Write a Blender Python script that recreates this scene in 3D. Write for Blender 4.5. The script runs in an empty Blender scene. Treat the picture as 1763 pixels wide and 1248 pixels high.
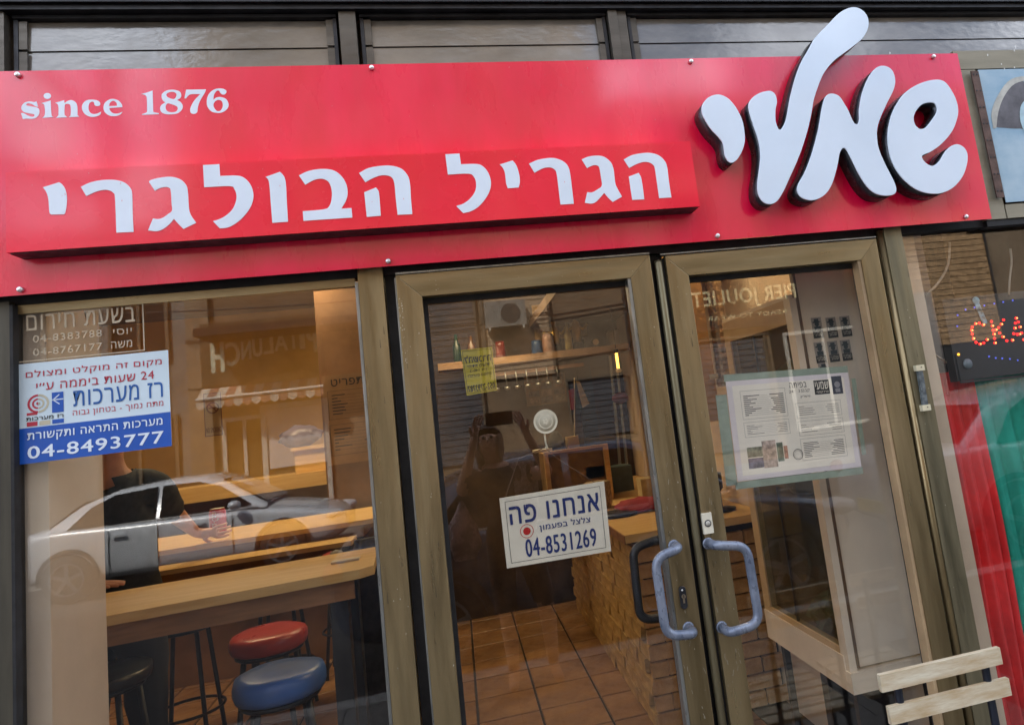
import bpy, bmesh, math, random, json
from math import radians, sin, cos, pi, atan2, sqrt
from mathutils import Vector, Matrix, noise
random.seed(7)
C = bpy.context.scene.collection
S = bpy.context.scene

# ---------------------------------------------------------------- camera, sky, sun, exposure
cam_data = bpy.data.cameras.new('camera')
cam = bpy.data.objects.new('camera', cam_data); C.objects.link(cam); S.camera = cam
cam.matrix_world = Matrix(((0.971457, 0.093285, -0.218104, 0),(-0.201229, -0.162795, -0.965922, -2),(-0.125612, 0.982240, -0.139377, 1.6),(0,0,0,1)))
cam_data.sensor_width = 36; cam_data.lens = 24.990
cam_data.shift_x = -0.09045; cam_data.shift_y = -0.05630
cam_data.clip_start = 0.05; cam_data.clip_end = 400

SUN_EL, SUN_AZ = 50, 40          # degrees; azimuth measured from +y (behind the shop) towards -x
world = bpy.data.worlds.new('World'); S.world = world; world.use_nodes = True
wt = world.node_tree; wt.nodes.clear()
wo = wt.nodes.new('ShaderNodeOutputWorld'); wb = wt.nodes.new('ShaderNodeBackground')
sky = wt.nodes.new('ShaderNodeTexSky'); sky.sky_type = 'NISHITA'; sky.sun_disc = False
sky.sun_elevation = radians(SUN_EL); sky.sun_rotation = radians(-SUN_AZ)
sky.air_density = 1.0; sky.dust_density = 2.0
tc = wt.nodes.new('ShaderNodeTexCoord'); nz = wt.nodes.new('ShaderNodeTexNoise')
nz.inputs['Scale'].default_value = 5.0; nz.inputs['Detail'].default_value = 8; nz.inputs['Roughness'].default_value = 0.62
rp = wt.nodes.new('ShaderNodeValToRGB'); rp.color_ramp.elements[0].position = .45; rp.color_ramp.elements[1].position = .66
mx = wt.nodes.new('ShaderNodeMixRGB'); mx.inputs[2].default_value = (19, 20, 22, 1)
wt.links.new(tc.outputs['Generated'], nz.inputs['Vector']); wt.links.new(nz.outputs['Fac'], rp.inputs['Fac'])
wt.links.new(rp.outputs['Color'], mx.inputs[0]); wt.links.new(sky.outputs['Color'], mx.inputs[1])
wt.links.new(mx.outputs['Color'], wb.inputs['Color']); wb.inputs['Strength'].default_value = 0.12
wt.links.new(wb.outputs['Background'], wo.inputs['Surface'])

sun_data = bpy.data.lights.new('sun', 'SUN'); sun_data.energy = 4.4; sun_data.angle = radians(.53); sun_data.color = (1, .94, .84)
sun = bpy.data.objects.new('sun', sun_data); C.objects.link(sun)
sd = Vector((-sin(radians(SUN_AZ))*cos(radians(SUN_EL)), cos(radians(SUN_AZ))*cos(radians(SUN_EL)), sin(radians(SUN_EL))))
sun.rotation_euler = sd.to_track_quat('Z', 'Y').to_euler(); sun.location = (0, 20, 25)
S.view_settings.view_transform = 'Standard'; S.view_settings.look = 'None'
S.view_settings.exposure = 1.3; S.view_settings.gamma = 1; S.view_settings.use_curve_mapping = False
S.render.engine = 'CYCLES'
S.cycles.use_denoising = True
S.cycles.max_bounces = 9; S.cycles.transparent_max_bounces = 24; S.cycles.glossy_bounces = 6
S.cycles.sample_clamp_indirect = 6; S.cycles.caustics_reflective = False; S.cycles.caustics_refractive = False

# ---------------------------------------------------------------- materials
MATS = {}
def mat(name, col, rough=.5, metal=0, var=.12, scale=6, bump=0., bscale=40, spec=.5, coat=0, emit=None, stretch=(1,1,1), rvar=0., col2=None, cthr=(.35,.65), trans=0., detail=6):
    if name in MATS: return MATS[name]
    m = bpy.data.materials.new(name); m.use_nodes = True; n = m.node_tree.nodes; l = m.node_tree.links
    b = n['Principled BSDF']; b.inputs['Roughness'].default_value = rough; b.inputs['Metallic'].default_value = metal
    b.inputs['Specular IOR Level'].default_value = spec; b.inputs['Coat Weight'].default_value = coat; b.inputs['Coat Roughness'].default_value = .09; b.inputs['Coat IOR'].default_value = 1.62
    t = n.new('ShaderNodeTexCoord'); mp = n.new('ShaderNodeMapping'); mp.inputs['Scale'].default_value = stretch
    l.new(t.outputs['Object'], mp.inputs['Vector'])
    x = n.new('ShaderNodeTexNoise'); x.inputs['Scale'].default_value = scale; x.inputs['Detail'].default_value = detail; x.inputs['Roughness'].default_value = .6
    l.new(mp.outputs['Vector'], x.inputs['Vector'])
    r = n.new('ShaderNodeValToRGB'); r.color_ramp.elements[0].position, r.color_ramp.elements[1].position = cthr
    c2 = col2 if col2 else [min(1, c*(1+var)+.3*var*.1) for c in col]
    c1 = col if col2 else [c*(1-var) for c in col]
    r.color_ramp.elements[0].color = (*c1, 1); r.color_ramp.elements[1].color = (*c2, 1)
    l.new(x.outputs['Fac'], r.inputs['Fac']); l.new(r.outputs['Color'], b.inputs['Base Color'])
    if rvar:
        mr = n.new('ShaderNodeMapRange'); mr.inputs[3].default_value = max(0, rough-rvar); mr.inputs[4].default_value = rough+rvar
        mr.inputs[1].default_value = .3; mr.inputs[2].default_value = .7
        x2 = n.new('ShaderNodeTexNoise'); x2.inputs['Scale'].default_value = scale*3.1; x2.inputs['Detail'].default_value = 5
        l.new(mp.outputs['Vector'], x2.inputs['Vector']); l.new(x2.outputs['Fac'], mr.inputs[0]); l.new(mr.outputs[0], b.inputs['Roughness'])
    if bump:
        x3 = n.new('ShaderNodeTexNoise'); x3.inputs['Scale'].default_value = bscale; x3.inputs['Detail'].default_value = 6
        l.new(mp.outputs['Vector'], x3.inputs['Vector'])
        bp = n.new('ShaderNodeBump'); bp.inputs['Strength'].default_value = bump; bp.inputs['Distance'].default_value = .01
        l.new(x3.outputs['Fac'], bp.inputs['Height']); l.new(bp.outputs['Normal'], b.inputs['Normal'])
    if trans:
        b.inputs['Transmission Weight'].default_value = trans
    if emit:
        b.inputs['Emission Color'].default_value = (*emit[0], 1); b.inputs['Emission Strength'].default_value = emit[1]
    MATS[name] = m; return m

def glass(name, tint=(1, 1, 1), refl=1.0, rough=0.0, dirt=.03, dcol=(.5, .48, .45)):
    if name in MATS: return MATS[name]
    m = bpy.data.materials.new(name); m.use_nodes = True; n = m.node_tree.nodes; l = m.node_tree.links; n.clear()
    o = n.new('ShaderNodeOutputMaterial'); tr = n.new('ShaderNodeBsdfTransparent'); tr.inputs[0].default_value = (*tint, 1)
    gl = n.new('ShaderNodeBsdfGlossy'); gl.inputs['Roughness'].default_value = rough
    ge = n.new('ShaderNodeNewGeometry'); dt = n.new('ShaderNodeVectorMath'); dt.operation = 'DOT_PRODUCT'; l.new(ge.outputs['Normal'], dt.inputs[0]); l.new(ge.outputs['Incoming'], dt.inputs[1])
    ab = n.new('ShaderNodeMath'); ab.operation = 'ABSOLUTE'; l.new(dt.outputs['Value'], ab.inputs[0])
    om = n.new('ShaderNodeMath'); om.operation = 'SUBTRACT'; om.inputs[0].default_value = 1; l.new(ab.outputs[0], om.inputs[1])
    pw = n.new('ShaderNodeMath'); pw.operation = 'POWER'; pw.inputs[1].default_value = 5; l.new(om.outputs[0], pw.inputs[0])
    fr = n.new('ShaderNodeMath'); fr.operation = 'MULTIPLY_ADD'; fr.inputs[1].default_value = .957; fr.inputs[2].default_value = .043; l.new(pw.outputs[0], fr.inputs[0])
    mu = n.new('ShaderNodeMath'); mu.operation = 'MULTIPLY'; mu.inputs[1].default_value = refl; mu.use_clamp = True
    mi = n.new('ShaderNodeMixShader'); l.new(fr.outputs[0], mu.inputs[0]); l.new(mu.outputs[0], mi.inputs[0]); l.new(tr.outputs[0], mi.inputs[1]); l.new(gl.outputs[0], mi.inputs[2])
    df = n.new('ShaderNodeBsdfDiffuse'); df.inputs[0].default_value = (*dcol, 1)
    t = n.new('ShaderNodeTexCoord'); x = n.new('ShaderNodeTexNoise'); x.inputs['Scale'].default_value = 9; x.inputs['Detail'].default_value = 9; x.inputs['Roughness'].default_value = .7
    mp = n.new('ShaderNodeMapping'); mp.inputs['Scale'].default_value = (1.4, 1, .35); l.new(t.outputs['Object'], mp.inputs[0]); l.new(mp.outputs[0], x.inputs['Vector'])
    mr = n.new('ShaderNodeMapRange'); mr.inputs[1].default_value = .42; mr.inputs[2].default_value = .8; mr.inputs[4].default_value = dirt*2.6
    l.new(x.outputs['Fac'], mr.inputs[0]); mi2 = n.new('ShaderNodeMixShader'); l.new(mr.outputs[0], mi2.inputs[0]); l.new(mi.outputs[0], mi2.inputs[1]); l.new(df.outputs[0], mi2.inputs[2])
    l.new(mi2.outputs[0], o.inputs[0]); MATS[name] = m; return m

BRONZE = mat('bronze_aluminium', (.185, .137, .068), .38, .75, .13, 2.6, .06, 60, rvar=.12, stretch=(6, 6, .6), col2=(.32, .245, .132), cthr=(.30, .62))
BRONZE_H = mat('bronze_aluminium_rail', (.215, .165, .084), .38, .75, .12, 2.6, .06, 60, rvar=.12, stretch=(.6, 6, 6), col2=(.345, .27, .15), cthr=(.30, .62))
BRONZE_G = mat('weathered_bronze', (.13, .115, .070), .42, .65, .2, 2.5, .08, 80, rvar=.12, stretch=(6, 6, .5), col2=(.29, .25, .155))
GREYALU = mat('grey_aluminium', (.30, .31, .30), .38, .8, .25, 9, .08, 90, rvar=.12, stretch=(5, 5, .8))
DARKALU = mat('dark_aluminium', (.10, .088, .072), .4, .5, .2, 5, .05, 60, stretch=(.7, 5, 5), rvar=.1)
BLACK = mat('black_rubber', (.008, .008, .01), .7, 0, .3, 20)
BLACKP = mat('black_painted_metal', (.012, .013, .018), .45, .2, .3, 12, rvar=.1)
RED = mat('red_enamel', (.76, .001, .040), .30, 0, .10, 3.0, .015, 160, spec=.4, rvar=.08, col2=(.90, .003, .066), coat=1.0, stretch=(2, 2, .6))
RED2 = mat('red_enamel_raised', (.82, .002, .028), .27, 0, .08, 3.0, .012, 160, spec=.4, rvar=.06, col2=(.92, .004, .045), coat=.8)
WHITE = mat('white_vinyl', (.72, .80, .90), .35, 0, .04, 8)
ACRYL = mat('white_acrylic', (.68, .79, .92), .16, 0, .03, 5, coat=.3)
LSIDE = mat('dark_letter_return', (.035, .037, .045), .3, .6, .3, 7, rvar=.1)
SCREW = mat('screw_steel', (.75, .75, .76), .28, .7, .1, 60)
GLASS = glass('window_glass', (.97, .97, .96), 1.45, 0, .003)
GLASS_D = glass('cabinet_glass', (.80, .82, .76), .9, 0, .05)
GLASS_L = mat('dusty_obscure_glass', (.13, .118, .100), .13, 0, .3, 3, .10, 25, spec=.9, coat=.6, rvar=.08, col2=(.24, .22, .19), stretch=(1, 1, 2))
WOODTOP = mat('pale_laminate_wood', (.60, .37, .13), .42, 0, .16, 4, .02, 40, stretch=(.6, 8, 8), col2=(.72, .48, .20))
WOODEDGE = mat('brown_wood_edge', (.26, .12, .045), .5, 0, .2, 5, .05, 40, stretch=(.5, 6, 6))
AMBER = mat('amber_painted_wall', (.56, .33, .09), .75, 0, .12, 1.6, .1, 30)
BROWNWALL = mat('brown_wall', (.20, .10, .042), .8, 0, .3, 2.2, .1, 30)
CREAM = mat('cream_plaster', (.66, .52, .39), .7, 0, .08, 3, .08, 40)
TILE = mat('terracotta_floor_tile', (.20, .095, .036), .42, 0, .2, 5, .08, 50, rvar=.12, col2=(.31, .165, .072))
GROUT = mat('dark_grout', (.022, .014, .010), .9)
BRICK = mat('tan_brick', (.36, .19, .065), .8, 0, .35, 11, .5, 60, col2=(.58, .35, .15))
BRICK2 = mat('ochre_split_stone', (.34, .20, .065), .85, 0, .4, 9, .8, 45, col2=(.60, .38, .14))
MORTAR = mat('dark_mortar', (.03, .018, .012), .95)
SKIN = mat('skin', (.56, .27, .17), .5, 0, .12, 14, .03, 120)
SKIN_L = mat('pale_skin', (.68, .38, .26), .5, 0, .1, 14)
BLKSHIRT = mat('black_cotton', (.010, .010, .012), .9, 0, .3, 30, .2, 200)
PAPER = mat('white_paper', (.66, .66, .64), .5, 0, .05, 6)
BLUE = mat('blue_print', (.010, .085, .42), .3, 0, .05, 6)
REDP = mat('red_print', (.45, .02, .05), .4, 0, .05, 6)
BLACKI = mat('black_ink', (.015, .015, .018), .5)
NAVY = mat('navy_ink', (.012, .03, .16), .5)
BEIGEP = mat('beige_paper', (.60, .54, .44), .5, 0, .07, 5)
HANDLE = mat('worn_blue_grey_handle', (.115, .14, .20), .33, .25, .25, 24, .04, 90, rvar=.12, col2=(.23, .26, .33), stretch=(1, 1, .6))
ASPH = mat('asphalt', (.035, .035, .037), .9, 0, .25, 30, .4, 120)
PAVE = mat('pavement_stone', (.17, .16, .145), .85, 0, .18, 2, .3, 60)
KERB = mat('kerb_stone', (.32, .31, .29), .8, 0, .2, 5, .3, 50)
JERU = mat('limestone_facade', (.22, .15, .09), .85, 0, .2, 1.4, .4, 14, col2=(.31, .225, .145))
JERU2 = mat('grey_plaster_facade', (.30, .28, .25), .85, 0, .15, 1.2, .3, 10)
DIRTW = mat('stained_wall', (.22, .17, .12), .9, 0, .35, 2, .3, 12)

# ---------------------------------------------------------------- helpers
def link(o, parent=None):
    C.objects.link(o)
    if parent is not None: o.parent = parent
    return o
def mesh_obj(name, bm, m, parent=None, smooth=False):
    me = bpy.data.meshes.new(name); bm.to_mesh(me); bm.free()
    for x in (m if isinstance(m, (list, tuple)) else [m]): me.materials.append(x)
    if smooth:
        for p in me.polygons: p.use_smooth = True
    return link(bpy.data.objects.new(name, me), parent)
def tag(o, label=None, cat=None, group=None, kind=None):
    if label: o['label'] = label
    if cat: o['category'] = cat
    if group: o['group'] = group
    if kind: o['kind'] = kind
    return o
def thing(name, loc, label, cat, group=None, rz=0):
    o = bpy.data.objects.new(name, None); C.objects.link(o); o.location = loc; o.rotation_euler = (0, 0, rz); o.empty_display_size = .1
    bpy.context.view_layer.update() if False else None
    return tag(o, label, cat, group)
class Off:                       # shapes are written in world coordinates; parts are stored relative to the thing
    pass
def shift(o, root):
    """store a part's mesh relative to its root's location (root unrotated)"""
    o.data.transform(Matrix.Translation(-Vector(root.location))); return o
def each(name, L, m, root, sub=None, bevel=0):
    for a in L: o = P(name, B(*a), m, root, sub=sub, bevel=bevel)
    return o
def P(name, bm, m, root, smooth=False, sub=None, bevel=0, seg=2):
    """part of a thing, shape given in world coordinates; sub = the part it belongs to"""
    if bevel: bmesh.ops.bevel(bm, geom=[e for e in bm.edges if e.is_manifold and e.calc_face_angle(0) > .5], offset=bevel, segments=seg, affect='EDGES', profile=.6)
    o = mesh_obj(name, bm, m, sub or root, smooth); shift(o, root); return o
def T(name, bm, m, label, cat, group=None, kind=None, smooth=False, bevel=0):
    """a thing that is one mesh"""
    if bevel: bmesh.ops.bevel(bm, geom=[e for e in bm.edges if e.is_manifold and e.calc_face_angle(0) > .5], offset=bevel, segments=2, affect='EDGES')
    return tag(mesh_obj(name, bm, m, None, smooth), label, cat, group, kind)
def structure(name, bm, m, smooth=False):
    return tag(mesh_obj(name, bm, m, None, smooth), kind='structure')
def box(bm, x0, x1, y0, y1, z0, z1, mi=0):
    v = [bm.verts.new(p) for p in ((x0,y0,z0),(x1,y0,z0),(x1,y1,z0),(x0,y1,z0),(x0,y0,z1),(x1,y0,z1),(x1,y1,z1),(x0,y1,z1))]
    for f in ((0,3,2,1),(4,5,6,7),(0,1,5,4),(1,2,6,5),(2,3,7,6),(3,0,4,7)):
        q = bm.faces.new([v[i] for i in f]); q.material_index = mi
    return v
def B(*a):
    bm = bmesh.new(); box(bm, *a); return bm
def boxes(*L):
    bm = bmesh.new()
    for a in L: box(bm, *a)
    return bm
def bar(bm, a, b, w, h=None, up=Vector((0, 0, 1))):
    a, b = Vector(a), Vector(b); h = h or w; d = (b-a).normalized(); s = d.cross(up)
    if s.length < 1e-4: s = Vector((1, 0, 0))
    s.normalize(); u = s.cross(d)
    vs = [bm.verts.new(p+s*i*w/2+u*j*h/2) for p in (a, b) for i, j in ((-1,-1),(1,-1),(1,1),(-1,1))]
    for f in ((0,1,2,3),(7,6,5,4),(0,4,5,1),(1,5,6,2),(2,6,7,3),(3,7,4,0)): bm.faces.new([vs[i] for i in f])
def tube(bm, pts, r, n=12, cap=True, radii=None):
    pts = [Vector(p) for p in pts]; rings = []; prev = None
    for i, p in enumerate(pts):
        d = (pts[min(i+1, len(pts)-1)]-pts[max(i-1, 0)]).normalized()
        if prev is None:
            s = d.orthogonal().normalized()
        else:
            s = (prev - d*prev.dot(d)).normalized()
        prev = s; u = d.cross(s); rr = radii[i] if radii else r
        rings.append([bm.verts.new(p+(s*cos(2*pi*k/n)+u*sin(2*pi*k/n))*rr) for k in range(n)])
    for a, b in zip(rings, rings[1:]):
        for k in range(n): bm.faces.new((a[k], a[(k+1) % n], b[(k+1) % n], b[k]))
    if cap:
        bm.faces.new(rings[0][::-1]); bm.faces.new(rings[-1])
def bend(pts, r, n=6):
    """round the corners of a polyline"""
    pts = [Vector(p) for p in pts]; out = [pts[0]]
    for a, p, b in zip(pts, pts[1:], pts[2:]):
        u = (a-p); v = (b-p); k = min(r, u.length*.48, v.length*.48); s = p+u.normalized()*k; e = p+v.normalized()*k
        for i in range(n+1):
            t = i/n; out.append(s*(1-t)**2+p*2*t*(1-t)+e*t*t)
    out.append(pts[-1]); return out
def lathe(bm, prof, c=(0, 0, 0), n=24, axis='z', sx=1, sy=1):
    c = Vector(c); rings = []
    for r, h in prof:
        ring = []
        for k in range(n):
            a = 2*pi*k/n; x, y = cos(a)*r*sx, sin(a)*r*sy
            q = (x, y, h) if axis == 'z' else ((x, h, y) if axis == 'y' else (h, x, y))
            ring.append(bm.verts.new(c+Vector(q)))
        rings.append(ring)
    for a, b in zip(rings, rings[1:]):
        for k in range(n): bm.faces.new((a[k], a[(k+1) % n], b[(k+1) % n], b[k]))
    for ring, fl in ((rings[0], True), (rings[-1], False)):
        try: bm.faces.new(ring[::-1] if fl else ring)
        except ValueError: pass
    bmesh.ops.recalc_face_normals(bm, faces=bm.faces)
def smooth_loop(pts, sub=5):
    """closed Catmull-Rom through pts, sharp where a point is flagged"""
    n = len(pts); P2 = [Vector((p[0], p[1])) for p in pts]; sh = [len(p) > 2 for p in pts]; out = []
    for i in range(n):
        p1, p2 = P2[i], P2[(i+1) % n]
        p0 = P2[i-1] if not sh[i] else p1-(p2-p1)
        p3 = P2[(i+2) % n] if not sh[(i+1) % n] else p2+(p2-p1)
        for k in range(sub):
            t = k/sub
            out.append(.5*((2*p1)+(p2-p0)*t+(2*p0-5*p1+4*p2-p3)*t*t+(3*p1-p0-3*p2+p3)*t**3))
    return out
def fill2d(loops, ext, bevel=0):
    """filled outline as a solid, via a 2D curve: returns a bmesh in the x,z plane, from y=0 back to y=+ext"""
    cu = bpy.data.curves.new('outline', 'CURVE'); cu.dimensions = '2D'; cu.fill_mode = 'BOTH'
    for lp in loops:
        s = cu.splines.new('POLY'); s.points.add(len(lp)-1); s.use_cyclic_u = True
        for q, p in zip(s.points, lp): q.co = (p[0], p[1], 0, 1)
    cu.extrude = ext/2-bevel; cu.bevel_depth = bevel; cu.bevel_resolution = 1; cu.offset = -bevel
    ob = bpy.data.objects.new('outline', cu); C.objects.link(ob)
    dg = bpy.context.evaluated_depsgraph_get(); me = bpy.data.meshes.new_from_object(ob.evaluated_get(dg))
    bpy.data.objects.remove(ob); bpy.data.curves.remove(cu)
    bm = bmesh.new(); bm.from_mesh(me); bpy.data.meshes.remove(me)
    bmesh.ops.remove_doubles(bm, verts=bm.verts, dist=1e-6)
    for v in bm.verts: v.co = Vector((v.co.x, ext/2-v.co.z, v.co.y))
    bmesh.ops.recalc_face_normals(bm, faces=bm.faces)
    return bm
def text2d(s, bold=0., ext=0.):
    cu = bpy.data.curves.new('words', 'FONT'); cu.body = s; cu.offset = bold; cu.extrude = ext; cu.resolution_u = 3; cu.space_character = 1.10
    ob = bpy.data.objects.new('words', cu); C.objects.link(ob)
    dg = bpy.context.evaluated_depsgraph_get(); me = bpy.data.meshes.new_from_object(ob.evaluated_get(dg))
    bpy.data.objects.remove(ob); bpy.data.curves.remove(cu)
    bm = bmesh.new(); bm.from_mesh(me); bpy.data.meshes.remove(me); return bm
def heb(s):
    """visual order of a right-to-left line; runs of digits keep their order"""
    out = []; run = ''
    for ch in s:
        if ch in '0123456789-' and (run or ch != '-'): run += ch
        else:
            if run: out.append(run); run = ''
            out.append(ch)
    if run: out.append(run)
    return ''.join(reversed(out))
def put_text(bm_out, s, quad, bold=0., lift=.0006, rtl=False, mi=0):
    """write s into the quad (lower-left, lower-right, upper-right, upper-left), lifted off its face"""
    if bold and s.strip():
        a, b, c, d = [Vector(q) for q in quad]; ux = (b-a).normalized(); uz = (d-a).normalized(); k = bold*(d-a).length*.62
        sg_ = 1 if lift > 0 else -1
        for i, (i_, j_) in enumerate(((-1, 0), (1, 0), (0, 1), (0, -1), (-.7, .7), (.7, -.7), (.7, .7), (-.7, -.7)) if bold > .015 else ((-1, 0), (1, 0), (0, 1))):
            o = ux*i_*k+uz*j_*k*.7; put_text(bm_out, s, (a+o+ux*k, b+o-ux*k, c+o-ux*k, d+o+ux*k), 0, lift+sg_*.00009*i, rtl, mi)
        return
    t = text2d(heb(s) if rtl else s, 0)
    if not t.verts: t.free(); return
    xs = [v.co.x for v in t.verts]; ys = [v.co.y for v in t.verts]; x0, x1, y0, y1 = min(xs), max(xs), min(ys), max(ys)
    a, b, c, d = [Vector(q) for q in quad]; n = (b-a).cross(d-a).normalized()
    mp = {}; isl = {}; ni = 0
    for v0 in t.verts:
        if v0 in isl: continue
        st_ = [v0]; isl[v0] = ni
        while st_:
            w_ = st_.pop()
            for e_ in w_.link_edges:
                q_ = e_.other_vert(w_)
                if q_ not in isl: isl[q_] = ni; st_.append(q_)
        ni += 1
    base_lift = lift
    for v in t.verts:
        lift = base_lift+(isl[v] % 4)*.00006*(1 if base_lift >= 0 else -1)
        u = (v.co.x-x0)/(x1-x0); w = (v.co.y-y0)/max(1e-6, y1-y0)
        p = (a*(1-u)+b*u)*(1-w)+(d*(1-u)+c*u)*w
        mp[v] = p+n*lift
    for i, f in enumerate(t.faces):
        k = n*(i % 6)*.000015*(1 if base_lift >= 0 else -1)
        if f.calc_area() > 1e-12: q = bm_out.faces.new([bm_out.verts.new(mp[v]+k) for v in f.verts]); q.material_index = mi
    t.free()
def rect(bm, quad, lift=.0004, mi=0):
    a, b, c, d = [Vector(q) for q in quad]; n = (b-a).cross(d-a).normalized()*lift
    q = bm.faces.new([bm.verts.new(p+n) for p in (a, b, c, d)]); q.material_index = mi; return q
def sub(quad, u0, u1, w0, w1):
    a, b, c, d = [Vector(q) for q in quad]
    f = lambda u, w: (a*(1-u)+b*u)*(1-w)+(d*(1-u)+c*u)*w
    return (f(u0, w0), f(u1, w0), f(u1, w1), f(u0, w1))
def outline(bm, quad, t, lift=.0006, mi=0):
    a, b, c, d = quad; W = (Vector(b)-Vector(a)).length; H = (Vector(d)-Vector(a)).length; u = t/W; w = t/H
    for r in ((0, 1, 0, w), (0, 1, 1-w, 1), (0, u, w, 1-w), (1-u, 1, w, 1-w)): rect(bm, sub(quad, *r), lift, mi)
def sheet(quad, th):
    """a thin solid sheet behind the quad"""
    bm = bmesh.new(); a, b, c, d = [Vector(q) for q in quad]; n = -(b-a).cross(d-a).normalized()*th
    v = [bm.verts.new(p) for p in (a, b, c, d, a+n, b+n, c+n, d+n)]
    for f in ((0,1,2,3),(7,6,5,4),(0,4,5,1),(1,5,6,2),(2,6,7,3),(3,7,4,0)): bm.faces.new([v[i] for i in f])
    return bm
def F(x0, x1, z0, z1, y, tilt=0):
    """upright quad facing the street (-y)"""
    return ((x0, y, z0), (x1, y, z0), (x1, y, z1), (x0, y, z1))
def G(x0, x1, z0, z1, y):
    """upright quad facing the shop (+y), read from that side"""
    return ((x1, y, z0), (x0, y, z0), (x0, y, z1), (x1, y, z1))
def skin_body(name, joints, bones, parent, m, root, subdiv=2, sub_=None):
    """one continuous skinned surface; joints: name -> (pos, (rx, ry)); first joint is the root"""
    me = bpy.data.meshes.new(name); keys = list(joints); idx = {k: i for i, k in enumerate(keys)}
    me.from_pydata([joints[k][0] for k in keys], [(idx[a], idx[b]) for a, b in bones], [])
    ob = bpy.data.objects.new(name, me); C.objects.link(ob)
    md = ob.modifiers.new('skin', 'SKIN'); md.use_smooth_shade = True
    for k in keys:
        r = joints[k][1]; sv = me.skin_vertices[0].data[idx[k]]; sv.radius = r if isinstance(r, tuple) else (r, r)
        sv.use_root = (k == keys[0])
    ss = ob.modifiers.new('sub', 'SUBSURF'); ss.levels = subdiv; ss.render_levels = subdiv
    dg = bpy.context.evaluated_depsgraph_get(); dm = bpy.data.meshes.new_from_object(ob.evaluated_get(dg))
    bpy.data.objects.remove(ob); bpy.data.meshes.remove(me)
    dm.name = name; dm.materials.clear()
    for x in (m if isinstance(m, (list, tuple)) else [m]): dm.materials.append(x)
    for p in dm.polygons: p.use_smooth = True; p.material_index = 0
    o = bpy.data.objects.new(name, dm); link(o, sub_ or root); shift(o, root); return o
def hand_chain(joints, bones, wrist, fwd, palm_n, thumb_side, tag_, s=1.0, curl=.5):
    """palm and five fingers added to a skin skeleton; fwd: wrist->fingers, palm_n: out of the palm"""
    w = Vector(wrist); f = Vector(fwd).normalized(); n = Vector(palm_n); n = (n-f*n.dot(f)).normalized(); sd_ = f.cross(n).normalized()*thumb_side
    joints[tag_+'palm'] = (w+f*.045*s, (.026*s, .026*s))
    joints[tag_+'knuckle'] = (w+f*.078*s, (.030*s, .020*s)); bones.append((tag_+'palm', tag_+'knuckle'))
    for i, (off, L, r) in enumerate(((.030, .066, .0085), (.010, .076, .009), (-.011, .071, .0085), (-.030, .056, .0075))):
        p = w+f*.080*s+sd_*off*s; d = (f+sd_*off*1.6).normalized(); last = tag_+'knuckle'
        for k, (seg, c) in enumerate(((.12, 0), (.42, curl*.5), (.30, curl), (.26, curl*1.5))):
            d2 = (d*cos(c)+n*sin(c)).normalized(); p = p+d2*L*seg*s; key = '%sf%d%d' % (tag_, i, k)
            joints[key] = (p.copy(), r*s*(1-.1*k)); bones.append((last, key)); last = key
    p = w+f*.03*s+sd_*.028*s; d = (f*.6+sd_+n*.35).normalized(); last = tag_+'palm'
    for k, L in enumerate((.012, .032, .026)):
        p = p+d*L*s; d = (d+f*.45).normalized(); key = '%st%d' % (tag_, k); joints[key] = (p.copy(), .0105*s*(1-.08*k)); bones.append((last, key)); last = key

# ================================================================ GROUND
structure('road', B(-40, 40, -11.2, -2.95, -.16, -.12), ASPH)
structure('ground', B(-150, 150, -150, 60, -.6, -.17), ASPH)
for nm, y0, y1 in (('pavement', -2.80, -.0), ('pavement', -14.5, -11.35)):
    pv = structure(nm, B(-40, 40, y0, y1, -.15, -.012), GROUT)
    slab = None; rr = random.Random(3)
    if y0 > -3:
        for i in range(-5, 6):
            for j in range(7):
                x0 = i*.4+.2*(j % 2); b = B(x0+.003, x0+.397, -2.79+j*.398, -2.79+j*.398+.392, -.012, rr.uniform(-.001, .002))
                mesh_obj('paver', b, PAVE, pv)
    else:
        mesh_obj('paving', B(-40, 40, y0+.01, y1-.01, -.012, 0), PAVE, pv)
structure('kerb', B(-40, 40, -2.95, -2.80, -.15, .0), KERB)
structure('kerb', B(-40, 40, -11.35, -11.2, -.15, .0), KERB)

# ================================================================ SHOP BUILDING
bld = thing('shop_building', (0, .2, 0), 'grill shop building with bronze aluminium posts around the glass front and an amber room inside', 'building')
each('upper_wall', ((-14, 14, .06, .40, 2.90, 13.0), (-14, -1.32, .06, .40, 0, 2.9), (3.4, 14, .06, .40, 0, 2.9),), JERU2, bld)  # unseen upper storeys, raised this high to shade the street
P('lintel_strip', B(-3.5, 3.4, -.02, .06, 2.866, 2.90), mat('khaki_paint', (.24, .21, .15), .5), bld)
each('head_beam', ((-3.5, 3.4, -.012, .06, 2.838, 2.862), (-3.5, 3.4, 0.0, .06, 2.823, 2.836),), BLACKP, bld)
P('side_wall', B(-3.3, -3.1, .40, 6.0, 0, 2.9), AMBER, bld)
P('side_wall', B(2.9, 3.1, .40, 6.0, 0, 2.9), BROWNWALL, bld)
P('back_wall', B(-3.1, 2.9, 5.3, 5.5, 0, 2.9), AMBER, bld)
P('ceiling', B(-3.1, 2.9, .40, 5.3, 2.9, 3.0), mat('ceiling_paint', (.36, .27, .17), .8), bld)
P('roof_slab', B(-14, 14, .40, 9, 12.8, 13.0), JERU2, bld)
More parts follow.
